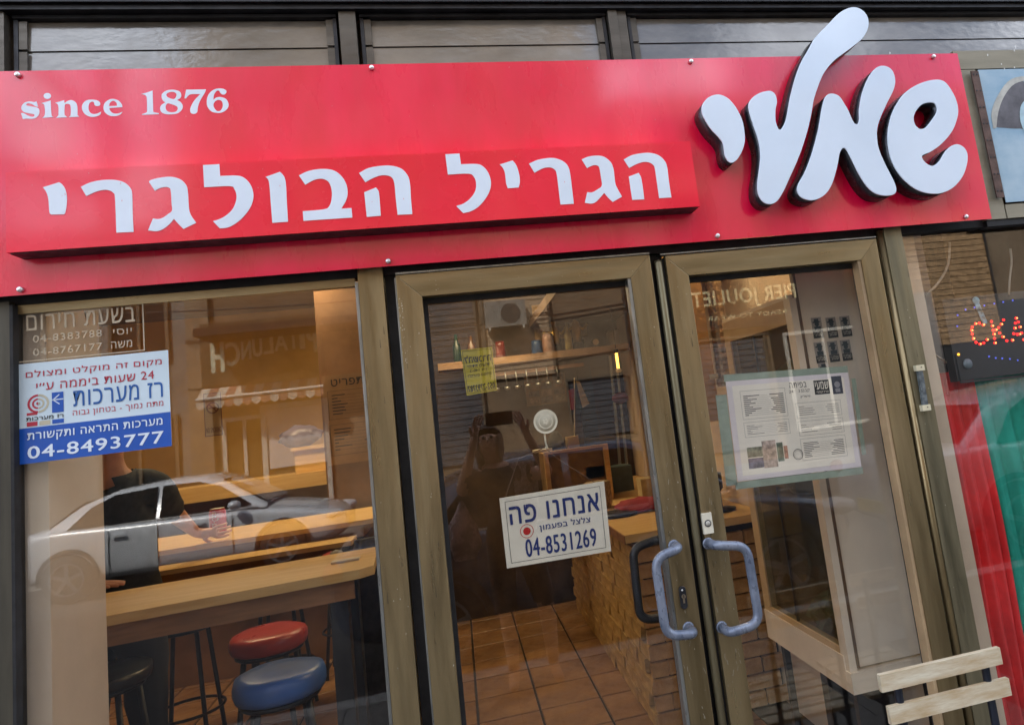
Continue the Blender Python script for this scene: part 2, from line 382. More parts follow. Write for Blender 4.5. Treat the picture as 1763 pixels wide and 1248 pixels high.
# posts and transom rails
P('post', B(-.225, -.159, 0, .07, 0, 2.052), BRONZE, bld, bevel=.002)
P('glazing_bead', B(-.2345, -.2265, .006, .045, 0, 2.018), GREYALU, bld, bevel=.002)
P('black_jamb', B(-.157, -.1275, .035, .07, 0, 2.052), BLACK, bld)
P('post', B(-1.30, -1.052, .004, .08, 0, 2.04), mat('dark_bronze', (.055, .050, .040), .45, .5, .3, 3, .05, 60, stretch=(5, 5, .5), col2=(.11, .10, .075)), bld, bevel=.002)
P('black_jamb', B(-1.050, -1.043, .0, .04, 0, 2.030), BLACK, bld)
bm = bmesh.new(); tube(bm, [(1.393, .014, 0), (1.393, .014, 2.045)], .012, 12); P('edge_bead', bm, BRONZE, bld, True)
P('post', B(1.400, 1.463, 0, .07, 0, 2.052), BRONZE_G, bld, bevel=.002)
P('black_jamb', B(1.3685, 1.383, .03, .07, 0, 2.052), BLACK, bld)
P('head_rail', B(-1.30, 1.80, .028, .075, 2.034, 2.10), BLACK, bld)
P('window_head', B(-1.043, -.236, .022, .05, 2.010, 2.032), BRONZE_H, bld)
# transom: mullions, louvre frames, louvre blades
P('mullion', B(-.2225, -.176, .012, .07, 2.60, 2.822), DARKALU, bld, bevel=.002)
each('mullion', ((.583, .612, .010, .07, 2.60, 2.822), (.614, .643, .016, .07, 2.60, 2.822)), DARKALU, bld, bevel=.002)
P('mullion', B(-1.10, -1.062, .010, .07, 2.60, 2.822), DARKALU, bld, bevel=.002)
rr = random.Random(5)
for (x0, x1) in ((-1.050, -.232), (-.166, .578), (.650, 2.9)):
    fr = P('louvre_frame', boxes((x0, x1, .024, .06, 2.812, 2.821), (x0, x0+.010, .030, .06, 2.60, 2.811), (x1-.010, x1, .030, .06, 2.60, 2.811), (x0+.012, x1-.012, .064, .07, 2.60, 2.811)), BLACKP, bld)
    for zt in (2.810, 2.7225, 2.637):
        bm = bmesh.new(); L, Rr = x0+.014, x1-.014
        vs = [(L, .044, zt), (Rr, .044, zt), (Rr, .040, zt-.0845), (L, .040, zt-.0845)]
        top = [bm.verts.new(p) for p in vs]; bot = [bm.verts.new((p[0], p[1]+.006, p[2])) for p in vs]
        bm.faces.new(top[::-1]); bm.faces.new(bot)
        for k in range(4): bm.faces.new((top[k], top[(k+1) % 4], bot[(k+1) % 4], bot[k]))
        bmesh.ops.recalc_face_normals(bm, faces=bm.faces)
        P('louvre_blade', bm, GLASS_L, bld, sub=fr)
        [P('blade_clip', B(a_, b2, .032, .0385, zt-.083, zt-.003), DARKALU, bld, sub=fr) for a_, b2 in ((x0+.0105, x0+.030), (x1-.030, x1-.0105))]
P('transom_backing', B(-1.10, 2.9, .10, .11, 2.30, 2.86), mat('dusty_backing', (.16, .125, .085), .8, 0, .3, 2), bld)
# panes
P('window_pane', B(-1.043, -.2355, .026, .032, .02, 2.030), GLASS, bld)
P('window_pane', B(1.465, 3.3, .060, .066, .02, 2.040), GLASS, bld)
each('window_sill', ((-1.043, -.2355, .0, .07, 0, .06), (1.465, 3.3, .02, .09, 0, .06),), BRONZE_H, bld)
# right upper field: khaki frame around the blue picture
KH = mat('khaki_aluminium', (.20, .18, .125), .5, .3, .2, 3, .05, 60, stretch=(.6, 4, 4), col2=(.30, .27, .20))
each('khaki_frame', ((1.80, 3.2, .004, .05, 2.592, 2.660), (1.80, 1.876, .005, .05, 2.052, 2.590), (1.88, 3.2, .004, .05, 2.052, 2.100),), KH, bld, bevel=.002)
P('black_head', B(1.80, 3.3, .01, .055, 2.030, 2.050), BLACK, bld)
P('pale_strip', B(1.58, 1.80, .35, .60, 0, 2.2), mat('lilac_grey', (.50, .43, .41), .7, 0, .12, 3), bld)  # added block standing in for a lilac-grey upright strip
# pilaster inside the left window
P('pilaster', B(-1.26, -1.000, .06, .34, .0, 2.9), CREAM, bld)
P('neighbour_partition', B(1.50, 1.56, .075, 5.3, 0, 2.9), CREAM, bld)

# interior floor: tiles as pieces
flo = structure('shop_floor', B(-3.1, 2.9, .06, 5.3, -.10, .010), GROUT)
tm = bpy.data.meshes.new('tile'); bm = bmesh.new(); box(bm, -.161, .161, -.161, .161, -.004, .010)
bmesh.ops.bevel(bm, geom=[e for e in bm.edges if abs(e.verts[0].co.z-.01) < 1e-5 and abs(e.verts[1].co.z-.01) < 1e-5], offset=.003, segments=1, affect='EDGES')
bm.to_mesh(tm); bm.free(); tm.materials.append(TILE)
rr = random.Random(9)
for i in range(-8, 4):
    for j in range(0, 15):
        o = bpy.data.objects.new('tile', tm); o.location = (-.035+.1675+i*.335, .32+j*.335, .010+rr.uniform(0, .002)); o.rotation_euler = (rr.uniform(-.004, .004), rr.uniform(-.004, .004), pi/2*rr.randint(0, 3)); link(o, flo)

# ================================================================ SIGN
sg = thing('shop_sign', (.37, 0, 2.34), 'long red shop sign with white Hebrew letters and since 1876 above the door', 'sign')
P('sign_panel', B(-1.42, 1.784, -.0325, -.028, 2.046, 2.632), RED, sg, bevel=.0008, seg=1)
each('mounting_rail', ((-1.40, 1.76, -.028, .0, 2.10, 2.14), (-1.40, 1.76, -.028, .0, 2.55, 2.59),), BLACKP, sg)
rp_ = P('raised_panel', B(-1.005, .7505, -.0955, -.0325, 2.137, 2.337), RED2, sg, bevel=.0015)
P('panel_underside', B(-1.000, .746, -.090, -.034, 2.1345, 2.1369), BLACKP, sg, sub=rp_)
for x in (-1.007, -.139, .8155, 1.684):
    for z in (2.6195, 2.0590):
        bm = bmesh.new(); lathe(bm, [(.0001, -.0102), (.0050, -.0102), (.0068, -.0080), (.0068, 0)], (x, -.0325, z), 14, 'y')
        P('screw', bm, SCREW, sg, True)
SINCE = json.loads('[[[[-0.9647,2.5328,1],[-0.9682,2.5481,1],[-0.9734,2.546],[-0.9837,2.5481],[-0.994,2.5454],[-1.0006,2.5376],[-1.0017,2.527],[-0.9957,2.5196],[-0.984,2.5157],[-0.9753,2.5136],[-0.9731,2.5108],[-0.9739,2.5073],[-0.9797,2.5066],[-0.9885,2.5105],[-0.9972,2.517],[-1.003,2.5172,1],[-0.9988,2.5011,1],[-0.9915,2.5021],[-0.9798,2.5009],[-0.9695,2.5036],[-0.9628,2.5131],[-0.9626,2.5256],[-0.9677,2.5311],[-0.9794,2.5342],[-0.9896,2.5372],[-0.9911,2.5408],[-0.9867,2.5434],[-0.9779,2.5404],[-0.9706,2.5348]]],[[[-0.9572,2.5424,1],[-0.9364,2.5489,1],[-0.9355,2.5157],[-0.9341,2.5067],[-0.9304,2.5039,1],[-0.9556,2.5025,1],[-0.9511,2.5073],[-0.9495,2.5162],[-0.95,2.5323],[-0.9521,2.5395]]],[[[-0.9352,2.5614],[-0.9364,2.5574],[-0.9395,2.5546],[-0.9438,2.5536],[-0.948,2.5548],[-0.951,2.5579],[-0.9521,2.562],[-0.9509,2.566],[-0.9478,2.5689],[-0.9436,2.5698],[-0.9393,2.5686],[-0.9363,2.5655]]],[[[-0.9261,2.5423,1],[-0.9059,2.5488,1],[-0.9053,2.5407,1],[-0.8977,2.5467],[-0.8887,2.5486],[-0.8798,2.5425],[-0.8762,2.5316],[-0.8761,2.5135],[-0.876,2.5072],[-0.8723,2.5026,1],[-0.8963,2.502,1],[-0.8917,2.5078],[-0.8913,2.5285],[-0.8934,2.5367],[-0.8994,2.5387],[-0.9046,2.5352],[-0.9058,2.511],[-0.9037,2.5064],[-0.8993,2.5022,1],[-0.9253,2.5014,1],[-0.92,2.5071],[-0.9191,2.5151],[-0.9189,2.5294],[-0.921,2.5385]]],[[[-0.8222,2.5143,1],[-0.8246,2.5062],[-0.8354,2.5012],[-0.8475,2.5016],[-0.8594,2.5093],[-0.8654,2.5221],[-0.8646,2.5348],[-0.8571,2.5454],[-0.8449,2.5486],[-0.8313,2.5464],[-0.8239,2.5398],[-0.8243,2.5325],[-0.8302,2.53],[-0.8362,2.5329],[-0.8383,2.5411],[-0.8435,2.5428],[-0.849,2.537],[-0.8507,2.5252],[-0.848,2.5143],[-0.8398,2.5086],[-0.8306,2.51]]],[[[-0.7725,2.5125,1],[-0.7773,2.5054],[-0.7882,2.5012],[-0.8019,2.5026],[-0.8124,2.5112],[-0.8163,2.524],[-0.8132,2.5376],[-0.8038,2.5464],[-0.793,2.5488],[-0.7809,2.5438],[-0.7735,2.5335],[-0.7721,2.5252,1],[-0.8029,2.5239,1],[-0.8008,2.5162],[-0.7933,2.5087],[-0.7818,2.5083]],[[-0.8031,2.529,1],[-0.801,2.5381],[-0.7932,2.5437],[-0.7857,2.5376],[-0.7846,2.5293,1]]],[[[-0.7272,2.5602,1],[-0.7178,2.5627],[-0.6996,2.5692,1],[-0.6998,2.5381],[-0.6999,2.5123],[-0.6977,2.5085],[-0.6868,2.5054,1],[-0.6869,2.5026,1],[-0.7267,2.5022,1],[-0.7267,2.5044,1],[-0.7164,2.5083],[-0.7143,2.5146],[-0.7139,2.5385],[-0.7142,2.5515],[-0.718,2.5571]]],[[[-0.6545,2.5704],[-0.6673,2.5677],[-0.677,2.5596],[-0.6786,2.5503],[-0.6761,2.541],[-0.67,2.5349,1],[-0.6797,2.5282],[-0.6832,2.519],[-0.6804,2.5079],[-0.6696,2.502],[-0.6555,2.5011],[-0.6411,2.5037],[-0.6312,2.5135],[-0.6289,2.5246],[-0.6336,2.535],[-0.6421,2.5408,1],[-0.6339,2.5461],[-0.6312,2.5544],[-0.634,2.5639],[-0.6434,2.5688]],[[-0.6563,2.5642],[-0.6643,2.5611],[-0.6672,2.5556],[-0.6632,2.5489],[-0.6499,2.5435],[-0.6433,2.5511],[-0.643,2.5585],[-0.6484,2.5634]],[[-0.6638,2.5323],[-0.6687,2.5278],[-0.6701,2.5186],[-0.6662,2.5101],[-0.6568,2.5067],[-0.6457,2.5085],[-0.641,2.5157],[-0.6436,2.5232],[-0.6529,2.5282]]],[[[-0.6187,2.5694,1],[-0.5704,2.5689,1],[-0.5732,2.5602],[-0.5837,2.5417],[-0.5899,2.527],[-0.5928,2.5159],[-0.5948,2.5048],[-0.6014,2.5004],[-0.6093,2.5025],[-0.6114,2.511],[-0.6086,2.522],[-0.5999,2.5385],[-0.5847,2.5558,1],[-0.6072,2.556],[-0.6145,2.5521],[-0.6196,2.5448,1],[-0.6239,2.5449,1]]],[[[-0.5204,2.5586],[-0.5247,2.5531],[-0.5313,2.5533],[-0.5359,2.5581],[-0.5381,2.5638],[-0.5438,2.564],[-0.5508,2.5539],[-0.5536,2.538,1],[-0.5463,2.5443],[-0.5349,2.5458],[-0.5221,2.5398],[-0.5165,2.5264],[-0.5193,2.5133],[-0.5303,2.5034],[-0.5434,2.5007],[-0.5594,2.5054],[-0.5685,2.5188],[-0.57,2.5338],[-0.5663,2.5506],[-0.5568,2.5635],[-0.5435,2.5701],[-0.5289,2.5696],[-0.5209,2.5643]],[[-0.5417,2.5381],[-0.5492,2.5341],[-0.5537,2.5258],[-0.5525,2.5163],[-0.5464,2.5068],[-0.5383,2.5065],[-0.5322,2.5156],[-0.5309,2.5269],[-0.5345,2.5355]]]]'); LOGO = json.loads('{"yod":[[[0.8603,2.4796],[0.8304,2.4723],[0.8076,2.4517],[0.7998,2.4289],[0.8053,2.4022],[0.8201,2.3716],[0.8392,2.3462],[0.8503,2.3263],[0.8516,2.307],[0.8513,2.2878],[0.8574,2.27],[0.8704,2.2624],[0.8881,2.2719],[0.9061,2.2938],[0.919,2.3179],[0.9249,2.3424],[0.9265,2.385],[0.9191,2.4174],[0.9056,2.4466],[0.8874,2.4687]]],"mem":[[[1.2391,2.4711],[1.2188,2.4637],[1.2043,2.4421],[1.1887,2.4027],[1.1717,2.3559],[1.1508,2.3096],[1.1254,2.2601],[1.097,2.2153],[1.0735,2.1859],[1.0658,2.1654],[1.0724,2.146],[1.0942,2.1332],[1.1223,2.1325],[1.153,2.1448],[1.1779,2.1682],[1.1986,2.2019],[1.2162,2.2399],[1.2282,2.2706],[1.2374,2.2859],[1.2468,2.2913],[1.2557,2.283],[1.2679,2.2489],[1.2824,2.205],[1.3017,2.1648],[1.3262,2.1398],[1.3581,2.1301],[1.3883,2.1321],[1.4017,2.145],[1.4006,2.1707],[1.3901,2.2029],[1.3769,2.2433],[1.3679,2.2836],[1.3696,2.3235],[1.3781,2.3553],[1.3983,2.3909],[1.4289,2.4346],[1.459,2.4748],[1.4728,2.5074],[1.4704,2.5407],[1.4517,2.557],[1.4257,2.5584],[1.3985,2.5424],[1.3703,2.5101],[1.3443,2.4659],[1.3255,2.4178],[1.3192,2.3858],[1.3127,2.37],[1.3036,2.3672],[1.2953,2.3787],[1.2867,2.4112],[1.2753,2.4397],[1.2627,2.4623]]],"shin":[[[1.622,2.5073],[1.5833,2.5022],[1.5388,2.4872],[1.4969,2.4635],[1.4611,2.4286],[1.4326,2.3881],[1.4108,2.3366],[1.403,2.2924],[1.4038,2.2481],[1.4184,2.2033],[1.4463,2.1651],[1.4808,2.1392],[1.5224,2.1268],[1.5631,2.1269],[1.6075,2.1426],[1.6481,2.1756],[1.6738,2.2155],[1.6836,2.249],[1.6762,2.2721],[1.656,2.2844],[1.63,2.2799],[1.6033,2.2624],[1.5789,2.2355],[1.5594,2.2215],[1.5423,2.218],[1.5243,2.229],[1.515,2.2462],[1.5218,2.2551],[1.5525,2.2648],[1.5993,2.2908],[1.6455,2.3305],[1.6744,2.3752],[1.6843,2.4095],[1.6804,2.4483],[1.6638,2.4876],[1.6463,2.5036]],[[1.5759,2.4293],[1.5495,2.4218],[1.5243,2.3998],[1.5126,2.3775],[1.5147,2.3548],[1.5283,2.3422],[1.5496,2.3458],[1.5749,2.3676],[1.5991,2.3933],[1.6053,2.4122],[1.5982,2.427]]],"ayin":[[[1.0262,2.4862],[0.9954,2.4798],[0.9689,2.4643],[0.9532,2.4432],[0.9529,2.4126],[0.9591,2.373],[0.9665,2.3299],[0.9659,2.2874],[0.9553,2.2421],[0.9413,2.1974],[0.9376,2.1629],[0.9486,2.1379],[0.9703,2.1279],[0.9955,2.1367],[1.0229,2.1681],[1.0478,2.2053],[1.0755,2.2463],[1.1048,2.2949],[1.1338,2.3513],[1.1569,2.4051],[1.1758,2.4559],[1.21,2.5178],[1.2335,2.5484],[1.2689,2.5806],[1.3136,2.6083],[1.3513,2.6316],[1.3824,2.6537],[1.4066,2.6824],[1.4174,2.7115],[1.4142,2.7376],[1.3961,2.7572],[1.3703,2.7632],[1.3384,2.7542],[1.3084,2.7365],[1.2729,2.7062],[1.2381,2.6777],[1.2107,2.6527],[1.185,2.6184],[1.1558,2.5813],[1.1284,2.5353],[1.1082,2.4927],[1.0918,2.4535],[1.0735,2.4031],[1.0643,2.3831],[1.0519,2.3656],[1.0434,2.3595],[1.0372,2.3662],[1.0341,2.3915],[1.0397,2.4239],[1.0489,2.449],[1.0479,2.4709],[1.0405,2.4821]]]}'); BLOCK = json.loads('[[[[-0.9261,2.2948,1],[-0.8912,2.3056,1],[-0.8853,2.3004],[-0.8787,2.2884],[-0.8752,2.2704],[-0.8756,2.2491],[-0.879,2.2281],[-0.8821,2.2233,1],[-0.9089,2.2245,1],[-0.913,2.2304],[-0.9144,2.2587],[-0.9164,2.273],[-0.92,2.2838]]],[[[-0.8446,2.2909,1],[-0.8292,2.299],[-0.8107,2.3042],[-0.7876,2.3061],[-0.766,2.3038],[-0.7476,2.296],[-0.7355,2.2816],[-0.7318,2.2651],[-0.7322,2.2182],[-0.7316,2.168,1],[-0.7696,2.169,1],[-0.7698,2.2207],[-0.7705,2.2621],[-0.7738,2.2713],[-0.7821,2.2778],[-0.7944,2.2798],[-0.8114,2.2763],[-0.8329,2.2663,1]]],[[[-0.6934,2.295,1],[-0.6888,2.2994],[-0.6706,2.3041],[-0.6491,2.3058],[-0.6326,2.3029],[-0.6179,2.2944],[-0.6084,2.2804],[-0.6057,2.265],[-0.6051,2.2382],[-0.6044,2.2153],[-0.6,2.1999],[-0.5896,2.1812,1],[-0.6195,2.1673,1],[-0.6305,2.1812],[-0.6402,2.1951,1],[-0.6502,2.1826],[-0.6654,2.1706],[-0.6803,2.1661],[-0.6993,2.1697,1],[-0.6873,2.1999,1],[-0.6759,2.1972],[-0.6644,2.2005],[-0.6526,2.2091],[-0.644,2.217],[-0.6441,2.2369],[-0.6447,2.2673],[-0.6484,2.2771],[-0.6583,2.2792],[-0.6699,2.2765],[-0.6808,2.271,1]]],[[[-0.5679,2.3325,1],[-0.5293,2.333,1],[-0.529,2.3013,1],[-0.4923,2.3004],[-0.4736,2.2939],[-0.459,2.2755],[-0.453,2.2517],[-0.4554,2.2286],[-0.4661,2.2061],[-0.4825,2.1861],[-0.5003,2.172],[-0.5176,2.1637],[-0.5363,2.1628,1],[-0.5513,2.1832,1],[-0.5369,2.187],[-0.5195,2.1963],[-0.5034,2.2124],[-0.4947,2.2331],[-0.4934,2.2504],[-0.4975,2.2642],[-0.5073,2.2725],[-0.5676,2.2732,1]]],[[[-0.4215,2.2924,1],[-0.3857,2.3047,1],[-0.3764,2.2911],[-0.3731,2.2708],[-0.3738,2.2209],[-0.374,2.1689,1],[-0.412,2.1686,1],[-0.4127,2.2234],[-0.4134,2.2707],[-0.4159,2.2858]]],[[[-0.3402,2.2921,1],[-0.3192,2.3018],[-0.2914,2.3066],[-0.2616,2.3042],[-0.2415,2.2924],[-0.2269,2.2699],[-0.2222,2.2441],[-0.227,2.219],[-0.2414,2.1952,1],[-0.2159,2.1956,1],[-0.2155,2.1691,1],[-0.3366,2.1687,1],[-0.3368,2.1948,1],[-0.2849,2.1964],[-0.2707,2.2042],[-0.2636,2.2239],[-0.262,2.2465],[-0.2664,2.2671],[-0.2772,2.2774],[-0.2908,2.2799],[-0.3071,2.2758],[-0.326,2.2655,1]]],[[[-0.1899,2.2903,1],[-0.1659,2.3024],[-0.1346,2.3072],[-0.1061,2.3062],[-0.0804,2.2965],[-0.0652,2.2761],[-0.0612,2.2525],[-0.0623,2.2112],[-0.0624,2.168,1],[-0.1005,2.1688,1],[-0.1016,2.2136],[-0.1018,2.2549],[-0.1064,2.272],[-0.1178,2.2791],[-0.1368,2.2801],[-0.1562,2.2735],[-0.1759,2.2636,1]],[[-0.1807,2.2365,1],[-0.1499,2.2479,1],[-0.1437,2.2368],[-0.143,2.2163],[-0.1436,2.1692,1],[-0.1795,2.1683,1],[-0.1802,2.2059]]],[[[0.0392,2.3312,1],[0.0775,2.3316,1],[0.0786,2.3007,1],[0.1215,2.2991],[0.1386,2.2904],[0.1503,2.2719],[0.1548,2.2454],[0.1484,2.2198],[0.1337,2.1971],[0.1138,2.1773],[0.0926,2.1658],[0.0712,2.1619,1],[0.0545,2.183,1],[0.075,2.1892],[0.094,2.202],[0.1093,2.2221],[0.1139,2.2455],[0.1099,2.2622],[0.0964,2.2725],[0.0405,2.2728,1]]],[[[0.1838,2.2944,1],[0.221,2.3045,1],[0.2297,2.2891],[0.2349,2.2624],[0.2342,2.2408],[0.2292,2.2249,1],[0.1987,2.2243,1],[0.1959,2.2407],[0.1955,2.2694],[0.1913,2.284]]],[[[0.2655,2.2925,1],[0.2891,2.3017],[0.3177,2.3059],[0.3412,2.3047],[0.3636,2.2942],[0.3759,2.2777],[0.379,2.2543],[0.379,2.2154],[0.3787,2.1683,1],[0.3404,2.1684,1],[0.3404,2.2081],[0.3402,2.2565],[0.3361,2.2713],[0.3239,2.278],[0.3075,2.2777],[0.2928,2.2724],[0.278,2.2648,1]]],[[[0.4168,2.2974,1],[0.4394,2.3049],[0.4663,2.3063],[0.4857,2.3003],[0.5014,2.2835],[0.5066,2.2627],[0.5063,2.2399],[0.5065,2.2195],[0.5111,2.2034],[0.5208,2.1802,1],[0.4912,2.1663,1],[0.48,2.1794],[0.4698,2.1946,1],[0.4571,2.182],[0.4422,2.1695],[0.4285,2.1655],[0.4103,2.1693,1],[0.4212,2.1999,1],[0.4349,2.1986],[0.4513,2.2059],[0.4655,2.2163],[0.4664,2.2377],[0.4655,2.2649],[0.4623,2.2753],[0.4516,2.2781],[0.4378,2.2743],[0.4295,2.2702,1]]],[[[0.5401,2.2906,1],[0.565,2.302],[0.5955,2.307],[0.623,2.3065],[0.6473,2.2979],[0.6632,2.2797],[0.6679,2.2586],[0.667,2.217],[0.6676,2.1687,1],[0.63,2.1688,1],[0.6301,2.21],[0.6298,2.256],[0.627,2.2688],[0.6144,2.278],[0.5963,2.2797],[0.5749,2.2739],[0.5531,2.264,1]],[[0.5485,2.2387,1],[0.5794,2.2484,1],[0.5844,2.2355],[0.5858,2.2126],[0.5854,2.1682,1],[0.5492,2.1687,1],[0.5488,2.1989]]]]')
for g in SINCE:
    bm = fill2d([smooth_loop(l, 3) for l in g], .0006); bmesh.ops.translate(bm, verts=bm.verts, vec=(0, -.0332, 0)); P('lettering', bm, WHITE, sg)
for g in BLOCK:
    bm = fill2d([smooth_loop(l, 4) for l in g], .0012, .0004); bmesh.ops.translate(bm, verts=bm.verts, vec=(0, -.0969, 0)); P('letter', bm, WHITE, sg, sub=rp_)
for k in ('shin', 'mem', 'ayin', 'yod'):
    bm = fill2d([smooth_loop(l, 4) for l in LOGO[k]], .062); bmesh.ops.translate(bm, verts=bm.verts, vec=(0, -.0945, 0))
    lt = P('logo_letter', bm, LSIDE, sg)
    bm = fill2d([smooth_loop(l, 4) for l in LOGO[k]], .0045, .0012); bmesh.ops.translate(bm, verts=bm.verts, vec=(0, -.0992, 0))
    P('letter_face', bm, ACRYL, sg, sub=lt)
# small side screws of the big letters
for (x, z) in ((.845, 2.462), (.925, 2.438), (.948, 2.205), (1.214, 2.245), (1.377, 2.215)):
    bm = bmesh.new(); lathe(bm, [(.0001, -.004), (.004, -.004), (.004, .004), (.0001, .004)], (x, -.06, z), 8, 'x'); P('side_screw', bm, SCREW, sg, True)

# ================================================================ DOORS
def mitred(x0, x1, z0, z1, w, y0, y1, side):
    """one member of a mitred frame"""
    o = [(x0, z0), (x1, z0), (x1, z1), (x0, z1)]; i = [(x0+w, z0+w*1.6), (x1-w, z0+w*1.6), (x1-w, z1-w), (x0+w, z1-w)]
    k = {'bottom': 0, 'right': 1, 'top': 2, 'left': 3}[side]; a, b = k, (k+1) % 4
    q = [o[a], o[b], i[b], i[a]]; bm = bmesh.new()
    f = [bm.verts.new((p[0], y0, p[1])) for p in q]; g = [bm.verts.new((p[0], y1, p[1])) for p in q]
    bm.faces.new(f); bm.faces.new(g[::-1])
    for j in range(4): bm.faces.new((f[j], g[j], g[(j+1) % 4], f[(j+1) % 4]))
    bmesh.ops.recalc_face_normals(bm, faces=bm.faces); return bm
def door(name, x0, x1, z1, w, label, hinge):
    d = thing(name, ((x0+x1)/2, .03, .012), label, 'door')
    for s in ('left', 'right', 'top', 'bottom'):
        P('stile' if s in ('left', 'right') else 'rail', mitred(x0, x1, .012, z1, w, 0, .056, s), BRONZE if s in ('left', 'right') else BRONZE_H, d, bevel=.0016)
    a, b, z0, zt = x0+w, x1-w, .012+w*1.6, z1-w
    P('pane', B(a-.008, b+.008, .050, .0555, z0-.01, zt+.01), GLASS, d)
    P('gasket', boxes((a, a+.012, .040, .0495, z0, zt), (b-.008, b, .040, .0495, z0, zt), (a+.012, b-.008, .040, .0495, zt-.016, zt)), BLACK, d)
    return d
dl = door('glass_door', -.1255, .607, 2.0265, .066, 'glass door leaf with the white hanging sign and the key lock beside the handle', 'l')
dr = door('glass_door', .655, 1.367, 2.018, .0655, 'glass door leaf with the taped menu sheet and the white doorbell', 'r')
P('reveal_strip', B(.531, .5407, .004, .0395, .12, 1.9600), GREYALU, dl, bevel=.001)
P('reveal_strip', B(1.2905, 1.3012, .004, .0395, .12, 1.9520), mat('tan_reveal', (.36, .25, .14), .55, 0, .3, 4, .05, 40), dr, bevel=.001)
P('reveal_strip', B(-.1300, -.1262, .006, .05, .02, 2.020), GREYALU, dl)
# astragal, brush and top drip strips
bm = bmesh.new(); tube(bm, [(.634, .012, .02), (.634, .012, 2.0)]+[(.634, .014, 2.006)], .0115, 12); P('astragal', bm, BRONZE_G, dr, True)
P('added_gap_backing', B(.600, .662, .0570, .0620, .02, 2.05), BLACK, dl)  # added black strip, stops the lit room showing through the door gap
P('brush_strip', B(.6088, .6128, .018, .03, .02, 1.98), mat('tan_brush', (.38, .28, .17), .8), dl)
each('black_meeting_edge', ((.6135, .621, .03, .05, .02, 2.02), (.6465, .6545, .02, .05, .02, 2.014),), BLACK, dr)
P('drip_strip', B(-.1255, .606, -.004, .03, 2.0275, 2.0325), GREYALU, dl)
P('drip_strip', B(.640, 1.366, -.004, .03, 2.0215, 2.0250), GREYALU, dr)

def handle(d, xf0, xf1, zt, zb, xb, y_face, sgn, m, name='handle'):
    """bent tube: two feet on the face, offset grip"""
    yo = y_face+sgn*.062; pts = [(xf0, y_face, zt), (xf0, yo, zt+.004), (xb, yo, zt-.012), (xb-.004*sgn, yo, zb+.010), (xf1, yo, zb), (xf1, y_face, zb)]
    bm = bmesh.new(); tube(bm, bend(pts, .034, 7), .0128, 14); h = P(name, bm, m, d, True)
    for x, z in ((xf0, zt), (xf1, zb)):
        bm = bmesh.new(); lathe(bm, [(.0001, 0), (.0165, 0), (.0165, .003*sgn), (.0130, .005*sgn), (.0001, .005*sgn)], (x, y_face-.0002*sgn, z), 18, 'y'); P('handle_foot', bm, m, d, True, sub=h)
handle(dl, .561, .571, 1.190, .968, .486, 0, -1, HANDLE)
handle(dr, .662, .667, 1.180, .952, .752, 0, -1, HANDLE)
handle(dl, .561, .571, 1.190, .968, .468, .056, 1, BLACKP)
handle(dr, .690, .690, 1.176, .955, .742, .056, 1, BLACKP)
# lock
bm = fill2d([[Vector((.567+.0095*cos(t)+.0*t, 1.050+.0095*sin(t)+(.021 if sin(t) > 0 else -.021))) for t in [2*pi*k/28+.01 for k in range(28)]]], .008, .0015)
bmesh.ops.translate(bm, verts=bm.verts, vec=(0, -.008, 0)); lk = P('lock_plate', bm, BLACKP, dl)
bm = bmesh.new(); lathe(bm, [(.0001, -.0105), (.0058, -.0105), (.0058, 0)], (.567, -.001, 1.054), 16, 'y'); box(bm, .5645, .5695, -.0095, -.001, 1.036, 1.052); P('cylinder', bm, mat('brass_lock', (.30, .24, .17), .35, .7), dl, sub=lk)
P('key_slot', B(.5662, .5678, -.0125, -.0105, 1.050, 1.058), BLACK, dl, sub=lk)
bm = bmesh.new(); lathe(bm, [(.0001, -.0095), (.0025, -.0095), (.0025, 0)], (.5655, -.0005, 1.0705), 10, 'y'); P('lock_screw', bm, SCREW, dl, True, sub=lk)
# doorbell
db = thing('doorbell', (.6665, 0, 1.236), 'small cream doorbell button on the door stile above the handle', 'doorbell')
P('bell_plate', B(.6520, .6810, -.0105, -.0002, 1.2075, 1.2640), mat('cream_plastic', (.66, .62, .50), .4), db, bevel=.002)
bm = bmesh.new(); lathe(bm, [(.0001, -.0135), (.0070, -.0135), (.0076, -.0105)], (.6665, 0, 1.236), 20, 'y'); P('bell_button', bm, mat('grey_plastic', (.40, .38, .33), .4), db, True)
bm = bmesh.new(); lathe(bm, [(.0088, -.0118), (.0098, -.0118), (.0098, -.0105)], (.6665, 0, 1.236), 20, 'y'); P('bell_ring', bm, BLACKI, db, True)
# mezuzah
mz = thing('mezuzah', (1.427, 0, 1.53), 'slanted glass mezuzah with two cream end caps on the door post', 'mezuzah')
bm = bmesh.new(); bar(bm, (1.4290, -.008, 1.592), (1.4250, -.008, 1.468), .017, .010, Vector((0, 1, 0))); P('case', bm, mat('smoky_case', (.05, .06, .07), .2, 0, .8, 60, col2=(.20, .23, .24)), mz, bevel=.002)
for z, x in ((1.592, 1.4292), (1.468, 1.4248)):
    P('end_cap', B(x-.0145, x+.0145, -.0155, -.0003, z-.0085, z+.0095), mat('cream_cap', (.66, .60, .42), .4), mz, bevel=.003)
    bm = bmesh.new(); lathe(bm, [(.0001, -.0165), (.0022, -.0165), (.0022, -.0155)], (x+.003, 0, z+.002), 8, 'y'); P('cap_screw', bm, mat('rusty_screw', (.12, .08, .04), .6), mz)

